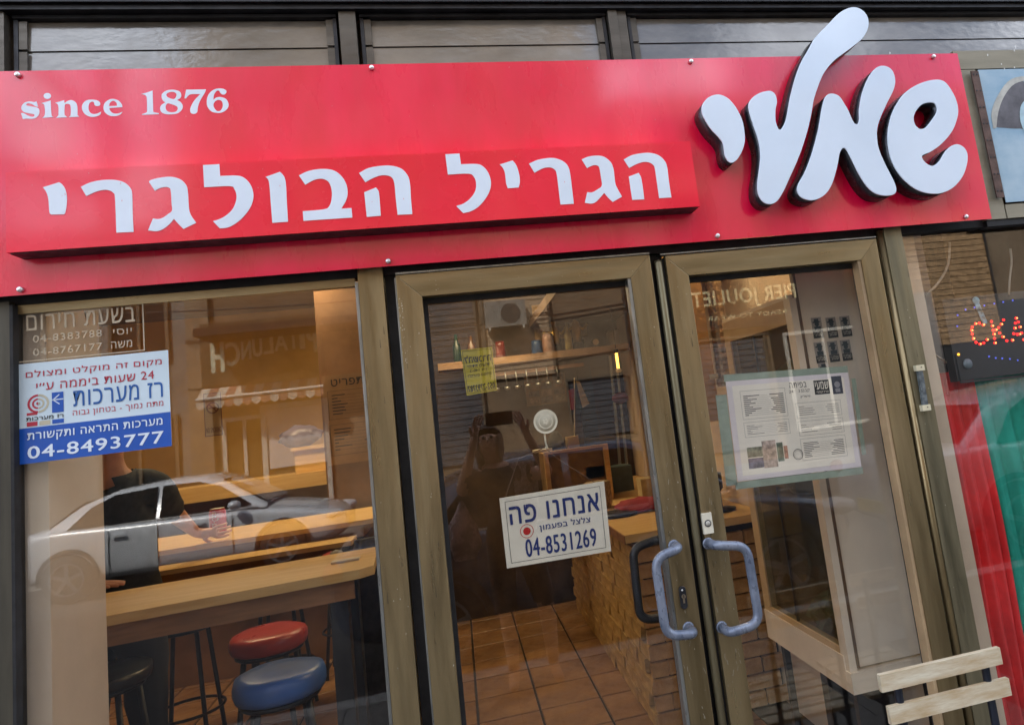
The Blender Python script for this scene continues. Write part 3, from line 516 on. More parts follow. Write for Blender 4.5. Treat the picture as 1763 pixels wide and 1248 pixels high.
# paint flecks and scratches on the frames
rr = random.Random(21); bm = bmesh.new()
def fleck(x, y, z, s, sh=1):
    n = rr.randint(5, 7); vs = []
    for k in range(n):
        a = 2*pi*k/n; r = s*rr.uniform(.5, 1.2); vs.append(bm.verts.new((x+cos(a)*r, y, z+sin(a)*r*sh)))
    bm.faces.new(vs[::-1])
for k in range(34): fleck(-.121+rr.uniform(-.003, .008), -.0006, rr.uniform(1.78, 1.97), rr.uniform(.0006, .0016), 1.6)
for k in range(60):
    x0, x1 = rr.choice(((-.22, -.165), (-.12, -.065), (.545, .60), (.66, .715), (1.405, 1.46)))
    fleck(rr.uniform(x0, x1), -.0006, rr.uniform(.9, 2.0), rr.uniform(.0005, .0014), rr.uniform(.7, 2.6))
for k in range(26): fleck(rr.uniform(-.06, .55), -.0006, rr.uniform(1.975, 2.02), rr.uniform(.0004, .0012), 1)
bmesh.ops.recalc_face_normals(bm, faces=bm.faces)
tag(P('paint_flecks', bm, mat('cream_flecks', (.55, .50, .38), .6), bld), kind='stuff')
rr = random.Random(4); bm = bmesh.new()
for k in range(46): fleck(rr.uniform(-.95, .72), -.0974, rr.uniform(2.145, 2.33), rr.uniform(.0004, .0010), rr.uniform(.6, 3.5))
for k in range(46): fleck(rr.uniform(-.95, 1.7), -.0333, rr.uniform(2.35, 2.62), rr.uniform(.0004, .0010), rr.uniform(.6, 3.5))
tag(P('scratches', bm, mat('pink_scratch', (.75, .25, .28), .6), sg), kind='stuff')
bm = bmesh.new()
for q in ((2.056, 0, 2.668), (2.048, 0, 2.655), (1.934, -0, 2.639), (1.983, 0, 2.605), (1.991, -0, 2.587), (1.549, 0, 2.654), (2.033, 0, 2.591)): fleck(q[0], -.0012, q[2], .003, rr.uniform(.8, 2.5))
tag(P('paint_drips', bm, mat('white_drips', (.75, .75, .72), .6), bld), kind='stuff')

rr = random.Random(55); bm = bmesh.new()
for k in range(70):
    x0, x1 = rr.choice(((.542, .604), (.660, .715))); x = rr.uniform(x0, x1); z = rr.uniform(.70, 1.42); L = rr.uniform(.002, .016); w = rr.uniform(.0002, .0006); sl = rr.uniform(-.35, .35)
    q = [(x-w, z), (x+w, z), (x+w+sl*L, z+L), (x-w+sl*L, z+L)]; bm.faces.new([bm.verts.new((a, -.0007-k*.000004, c)) for a, c in q])
tag(P('scuff_marks', bm, mat('pale_scuff', (.42, .38, .28), .6), bld), kind='stuff')
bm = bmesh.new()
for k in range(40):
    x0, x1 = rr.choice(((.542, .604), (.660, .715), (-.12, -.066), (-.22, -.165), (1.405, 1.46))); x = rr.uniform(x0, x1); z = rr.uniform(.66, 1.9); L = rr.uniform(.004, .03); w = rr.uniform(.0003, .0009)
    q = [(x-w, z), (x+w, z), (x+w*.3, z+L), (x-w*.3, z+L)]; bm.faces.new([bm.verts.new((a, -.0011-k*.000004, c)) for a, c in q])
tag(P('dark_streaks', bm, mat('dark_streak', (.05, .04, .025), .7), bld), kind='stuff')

# ================================================================ STICKERS AND NOTICES
st = thing('security_sticker', (-.873, .024, 1.76), 'white and blue security company sticker with red and blue Hebrew print on the window', 'sticker')
Q = ((-1.050, .0235, 1.638), (-.7075, .0235, 1.638), (-.7075, .0235, 1.8835), (-1.050, .0235, 1.8835))
P('sticker_sheet', sheet(Q, .0008), mat('pale_blue_vinyl', (.60, .72, .80), .35, 0, .05, 8), st)
bm = bmesh.new(); rect(bm, sub(Q, 0, 1, 0, .352)); P('blue_field', bm, BLUE, st)
def words_part(root, items, m, subp=None, name='lettering'):
    for s, q, bold, rtl in items:
        bm = bmesh.new(); put_text(bm, s, q, bold, .0009, rtl); o = P(name, bm, m, root, sub=subp)
    return o
words_part(st, [('מקום זה מוקלט ומצולם', sub(Q, .065, .955, .835, .925), .012, True), ('24 שעות ביממה ע׳׳י', sub(Q, .13, .90, .715, .80), .012, True)], REDP)
words_part(st, [('רז מערכות', sub(Q, .365, .955, .515, .675), .0145, True)], mat('blue_letters', (.01, .10, .36), .4))
words_part(st, [('מתח נמוך - בטחון גבוה', sub(Q, .36, .955, .405, .475), .0, True)], REDP)
words_part(st, [('מערכות התראה ותקשורת', sub(Q, .07, .945, .205, .300), .022, True), ('04-8493777', sub(Q, .07, .95, .045, .165), .045, False)], WHITE)
words_part(st, [('רז מערכות', sub(Q, .065, .30, .420, .455), .02, True)], BLACKI)
bm = bmesh.new()
for i, w in ((0, .07), (2, .225)): pass
rect(bm, sub(Q, .228, .302, .475, .60), .0009); rect(bm, sub(Q, .228, .302, .612, .68), .0009); rect(bm, sub(Q, .228, .302, .365, .408), .0009)
tag(P('logo_blocks', bm, BLUE, st), kind='stuff')
bm = bmesh.new()
cx, cz = -1.050+.3425*.140, 1.638+.2455*.585
def arc(bm, cx, cz, r0, r1, a0, a1, y, n=14):
    for k in range(n):
        a, b = a0+(a1-a0)*k/n, a0+(a1-a0)*(k+1)/n
        q = [(cx+r0*cos(a), y, cz+r0*sin(a)), (cx+r0*cos(b), y, cz+r0*sin(b)), (cx+r1*cos(b), y, cz+r1*sin(b)), (cx+r1*cos(a), y, cz+r1*sin(a))]
        bm.faces.new([bm.verts.new(p) for p in q])
for r0, r1 in ((.0, .004), (.009, .013), (.018, .023)): arc(bm, cx, cz, r0, r1, pi/2, 3*pi/2, .0226)
rect(bm, sub(Q, .068, .135, .365, .408), .0009); rect(bm, sub(Q, .068, .135, .475, .50), .0009); tag(P('logo_blocks', bm, REDP, st), kind='stuff')
bm = bmesh.new()
for r0, r1 in ((.0, .004), (.009, .013), (.018, .023)): arc(bm, cx+.001, cz, r0, r1, -pi/2, pi/2, .0226)
rect(bm, sub(Q, .148, .215, .365, .408), .0009); tag(P('logo_blocks', bm, mat('cream_ink', (.50, .46, .34), .5), st), kind='stuff')
bm = bmesh.new(); ax = -1.050+.3425*.265; az = 1.638+.2455*.606
for s in (1, -1): bar(bm, (ax-.010, .0224, az), (ax+.004, .0224, az+.012*s), .0022, .0004, Vector((0, 1, 0)))
bar(bm, (ax-.010, .0224, az), (ax+.012, .0224, az), .0022, .0004, Vector((0, 1, 0))); P('logo_arrow', bm, WHITE, st)

CREAMV = mat('cream_etched_vinyl', (.50, .42, .30), .6, 0, .1, 20)
en = thing('emergency_notice', (-.90, .025, 1.95), 'cream etched emergency phone notice in a thin border on the window glass', 'notice')
Q = ((-1.046, .0252, 1.888), (-.7615, .0252, 1.888), (-.7615, .0252, 2.018), (-1.046, .0252, 2.018))
bm = bmesh.new(); outline(bm, Q, .0028); P('border', bm, CREAMV, en)
words_part(en, [('בשעת חירום', sub(Q, .07, .93, .60, .90), .010, True), ('יוסי', sub(Q, .75, .90, .36, .48), .012, True), ('04-8383788', sub(Q, .12, .66, .36, .50), .012, False), ('משה', sub(Q, .73, .90, .10, .24), .012, True), ('04-8767177', sub(Q, .12, .66, .10, .24), .012, False)], CREAMV)

# hanging sign inside the left door
hs = thing('hanging_sign', (.245, .06, 1.295), 'white we are here sign with blue Hebrew words hanging on a string behind the glass', 'sign')
a, b_, c_, d_ = (0.098, 0.064, 1.194), (0.394, 0.064, 1.192), (0.398, 0.064, 1.387), (0.097, 0.064, 1.383)
Q = (a, b_, c_, d_); WS = mat('aged_white_board', (.80, .74, .62), .45, 0, .08, 9)
P('board', sheet(Q, .004), WS, hs)
bm = bmesh.new(); outline(bm, sub(Q, .045, .955, .06, .94), .0012); P('border', bm, BLACKI, hs)
words_part(hs, [('אנחנו פה', sub(Q, .075, .93, .60, .85), .035, True), ('04-8531269', sub(Q, .19, .87, .11, .36), .030, False)], NAVY)
words_part(hs, [('צלצל בפעמון', sub(Q, .34, .83, .43, .54), .030, True)], NAVY)
bm = bmesh.new(); m0 = (Vector(sub(Q, .22, .22, .475, .475)[0])); arc(bm, m0.x, m0.z, 0, .0105, 0, 2*pi, .0630, 22); P('bell_dot', bm, mat('red_dot', (.50, .02, .02), .4), hs)
bm = bmesh.new(); arc(bm, m0.x, m0.z, .0172, .0188, 0, 2*pi, .0630, 28); P('bell_circle', bm, mat('red_dot', (.5, .02, .02), .4), hs)
bm = bmesh.new(); tube(bm, [(.112, .068, 1.378), (0.161, 0.072, 1.482), (0.241, 0.076, 1.504)], .0012, 5); tube(bm, [(.376, .068, 1.383), (0.273, 0.074, 1.467), (0.241, 0.076, 1.504)], .0010, 5); P('string', bm, mat('brown_string', (.12, .07, .04), .8), hs)
# suction cup
sc = thing('suction_cup', (.249, .06, 1.577), 'round clear suction cup with a hook stuck behind the door glass', 'suction cup')
CUP = mat('cloudy_plastic', (.52, .50, .40), .3, 0, .1, 40)
bm = bmesh.new(); lathe(bm, [(.0345, 0), (.0345, .0035), (.030, .0045), (.029, .002), (.016, .006), (.010, .014), (.0001, .014)], (.249, .0565, 1.577), 32, 'y'); P('cup', bm, CUP, sc, True)
bm = bmesh.new(); arc(bm, .249, 1.577, .0285, .0345, 0, 2*pi, .0562, 36); arc(bm, .249, 1.577, .018, .0205, 0, 2*pi, .0562, 30)
for k in range(5): fleck(.249+.005*cos(k*1.256), .0563, 1.577+.005*sin(k*1.256), .0045)
P('cup_rings', bm, mat('milky_plastic', (.72, .70, .58), .3), sc)
bm = bmesh.new(); tube(bm, bend([(.243, .0645, 1.544), (.243, .0645, 1.515), (.247, .0665, 1.502), (.240, .0675, 1.504)], .008), .0026, 8); P('hook', bm, CUP, sc, True)
# yellow notice, read from inside
yn = thing('yellow_notice', (.078, .06, 1.74), 'small yellow rental notice facing the room behind the left door glass', 'notice')
p1, p2, p3, p4 = (0.036, 0.062, 1.677), (0.122, 0.062, 1.682), (0.12, 0.062, 1.807), (0.031, 0.062, 1.807)
Q = (p1, p2, p3, p4); P('notice_sheet', sheet(Q, .0006), mat('yellow_paper', (.42, .33, .02), .5), yn)
Qm = (p2, p1, p4, p3)
def mirror_words(root, items, m):
    bm = bmesh.new()
    for s, q, bold, rtl in items: put_text(bm, s, q, bold, -.0008, rtl)
    return P('lettering', bm, m, root)
mirror_words(yn, [('להשכרה', sub(Qm, .08, .92, .70, .86), .04, True), ('יחידת משרד', sub(Qm, .15, .85, .585, .65), .01, True), ('ב-140 מ״ר', sub(Qm, .2, .8, .49, .55), .01, True), ('לפרטים נוספים', sub(Qm, .12, .88, .38, .45), .01, True), ('052-2793787', sub(Qm, .06, .94, .06, .20), .03, False)], BLACKI)
bm = bmesh.new(); outline(bm, sub(Q, .04, .96, .03, .97), .0010, .0008); P('border', bm, BLACKI, yn)

# menu sheet
ms = thing('menu_sheet', (1.0, .06, 1.47), 'printed menu page with lilac border taped with green tape behind the right door glass', 'menu')
Q = ((0.802, 0.062, 1.327), (1.214, 0.062, 1.313), (1.225, 0.062, 1.607), (0.811, 0.062, 1.626))
LIL = mat('lilac_border', (.70, .63, .64), .5, 0, .08, 6)
P('menu_page', sheet(Q, .0006), LIL, ms)
bm = bmesh.new(); rect(bm, sub(Q, .045, .955, .05, .95), .0004); P('page_field', bm, mat('cream_page', (.82, .75, .64), .5, 0, .06, 6), ms)
GT = mat('green_tape', (.25, .31, .24), .5, 0, .15, 12)
for u0, u1, w0, w1 in ((-.01, 1.0, 1.0, 1.07), (-.02, 1.01, -.075, -.005), (-.09, -.005, -.03, .87), (1.02, 1.055, .12, .93)):
    P('tape', sheet(sub(Q, u0, u1, w0, w1), .0004), GT, ms)
def lines(bm, q, n, rr, both=True):
    """short dark print lines of the dish list: name right, price left"""
    for k in range(n):
        w = 1-(k+1)/(n+1.2); L = rr.uniform(.12, .34)
        rect(bm, sub(q, .98-L, .98, w-.018, w+.020), .0008)
        if both:
            L2 = rr.uniform(.08, .40); rect(bm, sub(q, .03, .03+L2, w-.018, w+.020), .0008); rect(bm, sub(q, .05+L2, .93-L, w-.014, w-.006), .0008)
bm = bmesh.new(); rr = random.Random(2)
for u0, u1, w0, w1, n in ((.10, .46, .60, .89, 11), (.10, .46, .42, .57, 6), (.53, .90, .56, .72, 5), (.53, .90, .38, .53, 4), (.53, .90, .13, .35, 9)):
    q = sub(Q, u0, u1, w0, w1); outline(bm, q, .0007, .0008); lines(bm, sub(q, .03, .97, .06, .88), n, rr)
put_text(bm, 'בפיתה', sub(Q, .50, .64, .88, .935), .008, .0008, True)
put_text(bm, 'קבב', sub(Q, .60, .66, .82, .86), .005, .0008, True); put_text(bm, 'שישליק', sub(Q, .58, .66, .765, .80), .004, .0008, True)
put_text(bm, '24   33', sub(Q, .49, .60, .83, .86), .005, .0008)
tag(P('menu_print', bm, mat('grey_ink', (.09, .08, .08), .6), ms), kind='stuff')
bm = bmesh.new(); rect(bm, sub(Q, .70, .825, .79, .94), .0007); P('logo_block', bm, BLACKI, ms)
bm = bmesh.new(); put_text(bm, 'שמעי', sub(Q, .708, .818, .845, .925), .02, .0012, True); put_text(bm, 'הגריל הבולגרי', sub(Q, .715, .812, .805, .83), .004, .0012, True); P('logo_words', bm, mat('cream_page', (.52, .46, .37)), ms)
bm = bmesh.new(); rect(bm, sub(Q, .85, .935, .78, .97), .0007); ph = P('portrait_photo', bm, mat('dark_photo', (.03, .035, .06), .4), ms)
bm = bmesh.new(); e = sub(Q, .892, .892, .88, .88)[0]; arc(bm, e.x, e.z, 0, .010, 0, 2*pi, .0606, 12); rect(bm, sub(Q, .872, .912, .80, .84), .0013); P('portrait_face', bm, mat('grey_face', (.25, .24, .26), .5), ms, sub=ph)
for u0, u1, w0, w1, m_ in ((.10, .23, .22, .32, (.20, .20, .14)), (.10, .22, .11, .21, (.13, .11, .16)), (.22, .33, .10, .37, (.42, .31, .25)), (.335, .385, .15, .34, (.10, .14, .10)), (.39, .42, .17, .30, (.30, .13, .09))):
    bm = bmesh.new(); q = sub(Q, u0, u1, w0, w1); rect(bm, q, .0009+.0002*random.random()); P('collage_photo', bm, mat('collage_%d' % int(u0*1000+w0*10), m_, .5, 0, .5, 60, detail=3), ms)
bm = bmesh.new(); e = sub(Q, .498, .498, .20, .20)[0]; arc(bm, e.x, e.z, .0145, .0165, 0, 2*pi, .0606, 26); arc(bm, e.x, e.z, .0110, .0117, 0, 2*pi, .0606, 26); P('round_stamp', bm, mat('grey_ink', (.09, .08, .08)), ms)

# ================================================================ RIGHT SIDE, NEIGHBOUR WINDOW
bp = thing('blue_picture', (2.03, 0, 2.34), 'blue picture with a pale arch in the khaki frame right of the red sign', 'picture')
P('picture_sheet', B(1.882, 3.1, -.0006, .002, 2.106, 2.586), mat('blue_wash_print', (.20, .36, .50), .35, 0, .4, 5, col2=(.38, .52, .62), stretch=(1, 1, 1.6)), bp)
bm = fill2d([smooth_loop([(1.90, 2.38), (1.925, 2.43), (1.965, 2.49), (2.02, 2.53), (2.06, 2.535), (2.06, 2.37), (2.0, 2.365), (1.94, 2.37)], 4)], .0004); bmesh.ops.translate(bm, verts=bm.verts, vec=(0, -.0012, 0)); P('dark_arch', bm, mat('brown_arch', (.09, .085, .10), .5, 0, .4, 12), bp)
bm = fill2d([smooth_loop([(1.892, 2.37, 1), (1.90, 2.43), (1.945, 2.495), (2.01, 2.548), (2.10, 2.56, 1), (2.10, 2.545, 1), (2.02, 2.53), (1.965, 2.485), (1.928, 2.43), (1.905, 2.37, 1)], 4)], .0004); bmesh.ops.translate(bm, verts=bm.verts, vec=(0, -.0019, 0)); P('arch_rim', bm, mat('pale_arch', (.42, .42, .38), .5, 0, .3, 12), bp)
bm = fill2d([smooth_loop([(2.01, 2.37), (2.02, 2.44), (2.06, 2.47), (2.12, 2.44), (2.12, 2.30), (2.05, 2.29)], 4)], .0004); bmesh.ops.translate(bm, verts=bm.verts, vec=(0, -.0026, 0)); P('pale_shape', bm, mat('pale_cyan', (.40, .58, .66), .5, 0, .3, 9), bp)
br = thing('metal_bracket', (1.858, 0, 2.35), 'rusty brown slotted metal strip between the red sign and the blue picture', 'bracket')
bm = bmesh.new(); bar(bm, (1.859, -.008, 2.578), (1.857, -.008, 2.122), .030, .004, Vector((0, 1, 0))); P('strip', bm, mat('rusty_brown', (.10, .055, .042), .6, .3, .35, 30, .1, 60), br)
for k in range(8):
    z = 2.565-k*.060
    for dx in (-.007, .008):
        bm = bmesh.new(); lathe(bm, [(.0001, -.0115), (.0033, -.0115), (.0033, -.010)], (1.858+dx, 0, z), 8, 'y'); P('slot', bm, BLACKI, br)

ld = thing('led_sign', (1.85, .12, 1.67), 'black LED sign with glowing red Cyrillic letters in the neighbour window', 'sign')
P('sign_box', B(1.652, 2.35, .112, .150, 1.530, 1.812), mat('dark_sign_face', (.012, .013, .018), .35), ld, bevel=.002)
REDL = mat('red_led', (.8, .02, .02), .3, emit=((1, .015, .015), 1.6)); ORL = mat('orange_led_core', (1, .3, .1), .3, emit=((1, .22, .05), 3.2)); BLL = mat('blue_led', (.1, .15, .9), .3, emit=((.12, .16, 1), .35))

def stroke(p0, p1, n):
    return [(p0[0]+(p1[0]-p0[0])*k/(n-1), p0[1]+(p1[1]-p0[1])*k/(n-1)) for k in range(n)]
dots = [(1.7923, 1.7095), (1.7785, 1.7166), (1.763, 1.7163), (1.7476, 1.7064), (1.742, 1.6955), (1.742, 1.6822), (1.7429, 1.667), (1.7505, 1.6529), (1.7642, 1.6458), (1.7801, 1.6479), (1.7956, 1.6576), (1.8274, 1.7175), (1.8269, 1.7022), (1.8268, 1.6869), (1.8271, 1.6734), (1.8258, 1.6583), (1.824, 1.6432), (1.8767, 1.7184), (1.8643, 1.7042), (1.8507, 1.694), (1.8381, 1.6876), (1.8506, 1.6748), (1.8605, 1.6604), (1.8726, 1.6457), (1.9286, 1.719), (1.9214, 1.7023), (1.915, 1.6855), (1.906, 1.6672), (1.8949, 1.6453), (1.9342, 1.7049), (1.9366, 1.6872), (1.9382, 1.6658), (1.9406, 1.6424), (1.9194, 1.6631), (1.9284, 1.6629)]
bm1 = bmesh.new(); bm2 = bmesh.new()
for i, (x, z) in enumerate(dots):
    lathe(bm1, [(.0001, -.0050), (.0034, -.0035), (.0046, 0)], (x, .1119, z), 10, 'y')
    if i % 2 == 0: lathe(bm2, [(.0001, -.0064), (.0022, -.0062), (.0024, -.004)], (x, .1119, z), 8, 'y')
tag(P('red_lights', bm1, REDL, ld), kind='stuff'); tag(P('orange_light_cores', bm2, ORL, ld), kind='stuff')
bm = bmesh.new()
for x, z in ((1.70, 1.752), (1.735, 1.768), (1.772, 1.772), (1.812, 1.775), (1.853, 1.778), (1.89, 1.780), (1.93, 1.782), (1.69, 1.715), (1.79, 1.600), (1.815, 1.592), (1.84, 1.588), (1.87, 1.583), (1.90, 1.575)):
    lathe(bm, [(.0001, -.003), (.0026, -.002), (.003, 0)], (x, .1119, z), 8, 'y')
tag(P('blue_lights', bm, BLL, ld), kind='stuff')
bm = bmesh.new(); bar(bm, (1.782, .1090, 1.785), (1.800, .1090, 1.712), .018, .003, Vector((0, 1, 0))); pl_ = P('pole_picture', bm, mat('pale_blue_print', (.20, .33, .42), .4, 0, .8, 60), ld)
bm = bmesh.new(); lathe(bm, [(.0001, -.006), (.013, -.004), (.013, 0)], (1.782, .1119, 1.795), 14, 'y'); P('pole_ball', bm, mat('pale_blue_ball', (.16, .34, .44), .3), ld, sub=pl_)
bm = bmesh.new(); bar(bm, (1.662, .110, 1.5305), (1.662, .110, 1.62), .004); bar(bm, (1.655, .105, 1.527), (2.3, .105, 1.508), .006); P('sign_wire', bm, BLACKI, ld)

def curtain(name, x0, x1, z0, z1, y, m, label, seed, amp=.014, folds=7, slant=0., sw=0.):
    bm = bmesh.new(); nx, nz = 64, 34; rr = random.Random(seed); ph = [rr.uniform(0, 6.28) for _ in range(4)]; rows = []
    for j in range(nz+1):
        t = j/nz; row = []
        for i in range(nx+1):
            s = i/nx; a = amp*(.6+.8*t)
            yy = y+a*sin(s*folds*2*pi+ph[0]+.6*t)+a*.5*sin(s*folds*4.3*pi+ph[1]+1.3*t)+.012*sin(t*5+s*9+ph[2])*t
            row.append(bm.verts.new((x0+(x1-x0)*s+slant*t+.004*sin(t*9+ph[3]), yy, z1+(z0-z1)*t-sw*sin(s*folds*2*pi)*(.01 if j == 0 else 0))))
        rows.append(row)
    for a, b in zip(rows, rows[1:]):
        for k in range(nx): bm.faces.new((a[k], a[k+1], b[k+1], b[k]))
    o = mesh_obj(name, bm, m, None, True); md = o.modifiers.new('cloth thickness', 'SOLIDIFY'); md.thickness = .0015
    return tag(o, label, 'curtain')
REDC = mat('red_cloth', (.82, .045, .05), .75, 0, .15, 9, .1, 200); GRC = mat('green_cloth', (.01, .36, .27), .7, 0, .2, 7, .1, 200)
curtain('curtain', 1.632, 1.782, .30, 1.565, .20, REDC, 'red cloth curtain hanging below the lit sign beside the pale pillar', 3, .012, 3.5)
curtain('curtain', 1.776, 2.40, .30, 1.545, .215, GRC, 'green cloth curtain hanging below the lit sign right of the red one', 8, .014, 8)
cr = bmesh.new(); tube(cr, [(1.533, 0.1, 1.654), (1.606, 0.13, 1.622), (1.692, 0.17, 1.579), (1.842, 0.2, 1.532), (2.40, .21, 1.535)], .0035, 6)
T('tied_cord', cr, mat('beige_cord', (.36, .28, .21), .8), 'beige cord tied from the post to the red curtain', 'cord', smooth=True)
ck = bmesh.new(); lathe(ck, [(.0001, -.006), (.017, -.004), (.017, 0)], (1.70, .1108, 1.585), 18, 'y')
P('power_socket', ck, mat('grey_blue_disc', (.16, .21, .25), .4), ld, True)
lo = bmesh.new(); lathe(lo, [(.0001, -.004), (.004, -.003), (.004, 0)], (1.672, .1108, 1.620), 10, 'y'); P('orange_indicator', lo, mat('orange_indicator', (1, .4, .02), .3, emit=((1, .38, .03), 1.6)), ld)
# loose wire hanging behind the neighbour glass
T('hanging_wire', (lambda b: (tube(b, bend([(1.708, 0.09, 2.002), (1.689, 0.09, 1.927), (1.631, 0.09, 1.861), (1.554, 0.09, 1.818)], .05, 8), .0040, 7), b)[1])(bmesh.new()), mat('beige_wire', (.34, .28, .22), .7), 'short pale wire curving down behind the neighbour window, nearer the post', 'wire', smooth=True)
T('hanging_wire', (lambda b: (tube(b, bend([(1.944, 0.09, 1.962), (1.94, 0.09, 1.917), (1.916, 0.09, 1.856), (1.9, 0.09, 1.802)], .03, 8), .0035, 7), b)[1])(bmesh.new()), mat('beige_wire', (.34, .28, .22)), 'pale wire hanging straight above the red lit letters', 'wire', smooth=True)

# chairs outside
CHW = mat('worn_pale_slat', (.46, .33, .18), .6, 0, .3, 9, .10, 50, col2=(.68, .62, .48), stretch=(1, 5, 5), cthr=(.34, .68), detail=14); CHM = mat('navy_metal', (.015, .02, .035), .4, .4)
def slat_chair(x0, x1, yb, label, rz=0):
    t = thing('slatted_chair', ((x0+x1)/2, yb-.2, 0), label, 'chair', 'slatted metal chairs outside'); w = x1-x0
    for (z0, z1, dx, dy) in ((.846, .885, -.004, 0), (.768, .808, .009, .006)):
        P('back_slat', B(x0+dx, x1+dx, yb-.013+dy, yb+dy, z0, z1), CHW, t, bevel=.003)
    for k in range(6): P('seat_slat', B(x0+.005, x1-.005, yb-.075-k*.066, yb-.022-k*.066, .452, .466), CHW, t, bevel=.003)
    for s in (0, 1):
        x = x0+.045 if s == 0 else x1-.045
        bm = bmesh.new(); tube(bm, bend([(x, yb+.02, .0), (x, yb+.004, .44), (x+.004, yb+.008, .80), (x+.004, yb+.006, .870)], .05), .010, 10); P('leg', bm, CHM, t, True)
        bm = bmesh.new(); tube(bm, bend([(x, yb-.42, 0), (x, yb-.40, .44), (x, yb, .443)], .04), .010, 10); P('leg', bm, CHM, t, True)
    bm = bmesh.new(); tube(bm, [(x0+.045, yb-.39, .43), (x1-.045, yb-.39, .43)], .008, 8); P('stretcher', bm, CHM, t, True)
    return t
slat_chair(.930, 1.268, -.335, 'slatted chair with two pale worn back slats standing before the door post')
slat_chair(1.335, 1.67, -.36, 'slatted chair at the frame edge beside the other chair')

# ================================================================ INSIDE, LEFT: BARS, STOOLS, MAN
def rbox(x0, x1, y0, y1, z0, z1): return B(x0, x1, y0, y1, z0, z1)
bt = thing('bar_table', (-1.2, .9, 0), 'long pale wooden bar table nearest the window', 'table', 'bar tables')
bm = bmesh.new(); pts = [(-2.6, .46), (-.375, .705), (-.33, .745), (-.36, 1.175), (-2.6, 1.00)]
vs = [bm.verts.new((x, y, 1.15)) for x, y in pts]; vb = [bm.verts.new((x, y, 1.118)) for x, y in pts]
bm.faces.new(vs); bm.faces.new(vb[::-1])
for k in range(5): bm.faces.new((vs[k], vb[k], vb[(k+1) % 5], vs[(k+1) % 5]))
bmesh.ops.recalc_face_normals(bm, faces=bm.faces); P('table_top', bm, WOODTOP, bt, bevel=.002)
bm = bmesh.new(); bar(bm, (-2.6, .50, 1.084), (-.40, .742, 1.084), .018, .066); bar(bm, (-2.6, .97, 1.084), (-.42, 1.14, 1.084), .018, .066); P('apron', bm, WOODEDGE, bt)
for x in (-.46, -1.9):
    for y in (.80, 1.05): P('leg', B(x-.03, x+.03, y-.03, y+.03, .02, 1.118), BLACKP, bt)
bt2 = thing('bar_table', (-1.3, 2.6, 0), 'bar table in the middle of the room where the drink can stands', 'table', 'bar tables')
P('table_top', B(-2.5, -.50, 2.24, 2.96, 1.125, 1.150), WOODTOP, bt2, bevel=.002)
P('apron', B(-2.45, -.55, 2.27, 2.90, 1.06, 1.124), WOODEDGE, bt2)
P('lower_shelf', B(-2.45, -.585, 2.02, 2.22, 1.055, 1.078), WOODTOP, bt2, bevel=.008)
for x in (-.62, -2.3): P('leg', B(x-.03, x+.03, 2.5, 2.56, .02, 1.06), BLACKP, bt2); P('bracket', B(x-.02, x+.02, 2.05, 2.27, 1.02, 1.054), BLACKP, bt2)
bt3 = thing('wall_shelf', (-1.1, 3.6, 0), 'long wooden shelf with clutter at the far side of the room', 'shelf')
P('shelf_board', B(-2.3, -.45, 3.5, 3.95, 1.30, 1.40), WOODTOP, bt3, bevel=.003); P('shelf_panel', B(-2.2, -.5, 3.9, 3.94, .02, 1.30), BROWNWALL, bt3)

def stool(x, y, z, m, label, r=.16, thick=.075, tilt=0):
    t = thing('bar_stool', (x, y, 0), label, 'stool', 'bar stools', rz=tilt)
    bm = bmesh.new(); lathe(bm, [(.0001, -.010), (r*.80, -.008), (r*.96, .004), (r, .022), (r*1.0, .048), (r*.95, thick-.012), (r*.78, thick-.002), (r*.4, thick), (.0001, thick-.002)], (0, 0, z-thick), 36)
    for v in bm.verts: v.co.z += .010*noise.noise(Vector((v.co.x*5+x, v.co.y*5, 0)))
    o = mesh_obj('seat', bm, m, t, True)
    bm = bmesh.new(); tube(bm, [(r*.82*cos(a), r*.82*sin(a), z-thick-.014) for a in [2*pi*k/24 for k in range(25)]], .010, 8, False); mesh_obj('seat_ring', bm, CHM, t, True)
    for k in range(4):
        a = pi/4+k*pi/2; bm = bmesh.new(); tube(bm, [(r*.74*cos(a), r*.74*sin(a), z-thick-.01), (r*1.28*cos(a), r*1.28*sin(a), .022)], .0115, 9); mesh_obj('leg', bm, BLACKP, t, True)
    bm = bmesh.new(); tube(bm, [(r*1.10*cos(a), r*1.10*sin(a), .30) for a in [2*pi*k/28 for k in range(29)]], .008, 7, False); mesh_obj('foot_ring', bm, BLACKP, t, True)
    return t
VR = mat('red_vinyl', (.45, .05, .045), .30, 0, .08, 5, .02, 30, rvar=.03); VB = mat('blue_vinyl', (.07, .17, .50), .33, 0, .12, 5, .03, 30, rvar=.04); VK = mat('black_vinyl', (.012, .012, .016), .3, 0, .2, 8); VP = mat('crimson_vinyl', (.30, .025, .06), .35, 0, .15, 8)
stool(-.90, 1.60, .81, VR, 'bar stool with red vinyl seat just behind the blue one')
stool(-.715, .98, .805, VB, 'bar stool with blue vinyl seat at the end of the near bar table', .158, .085, .3)
stool(-1.50, 1.46, .80, VK, 'bar stool with black vinyl seat before the standing man', .175, .06)
stool(-1.52, 2.42, .80, VP, 'crimson seat bar stool seen under the near bar table')
stool(-.86, 3.55, .82, VR, 'far red bar stool behind the middle bar table')
stool(-1.15, 2.9, .78, VK, 'black bar stool in the shade of the middle bar table', .16, .05)

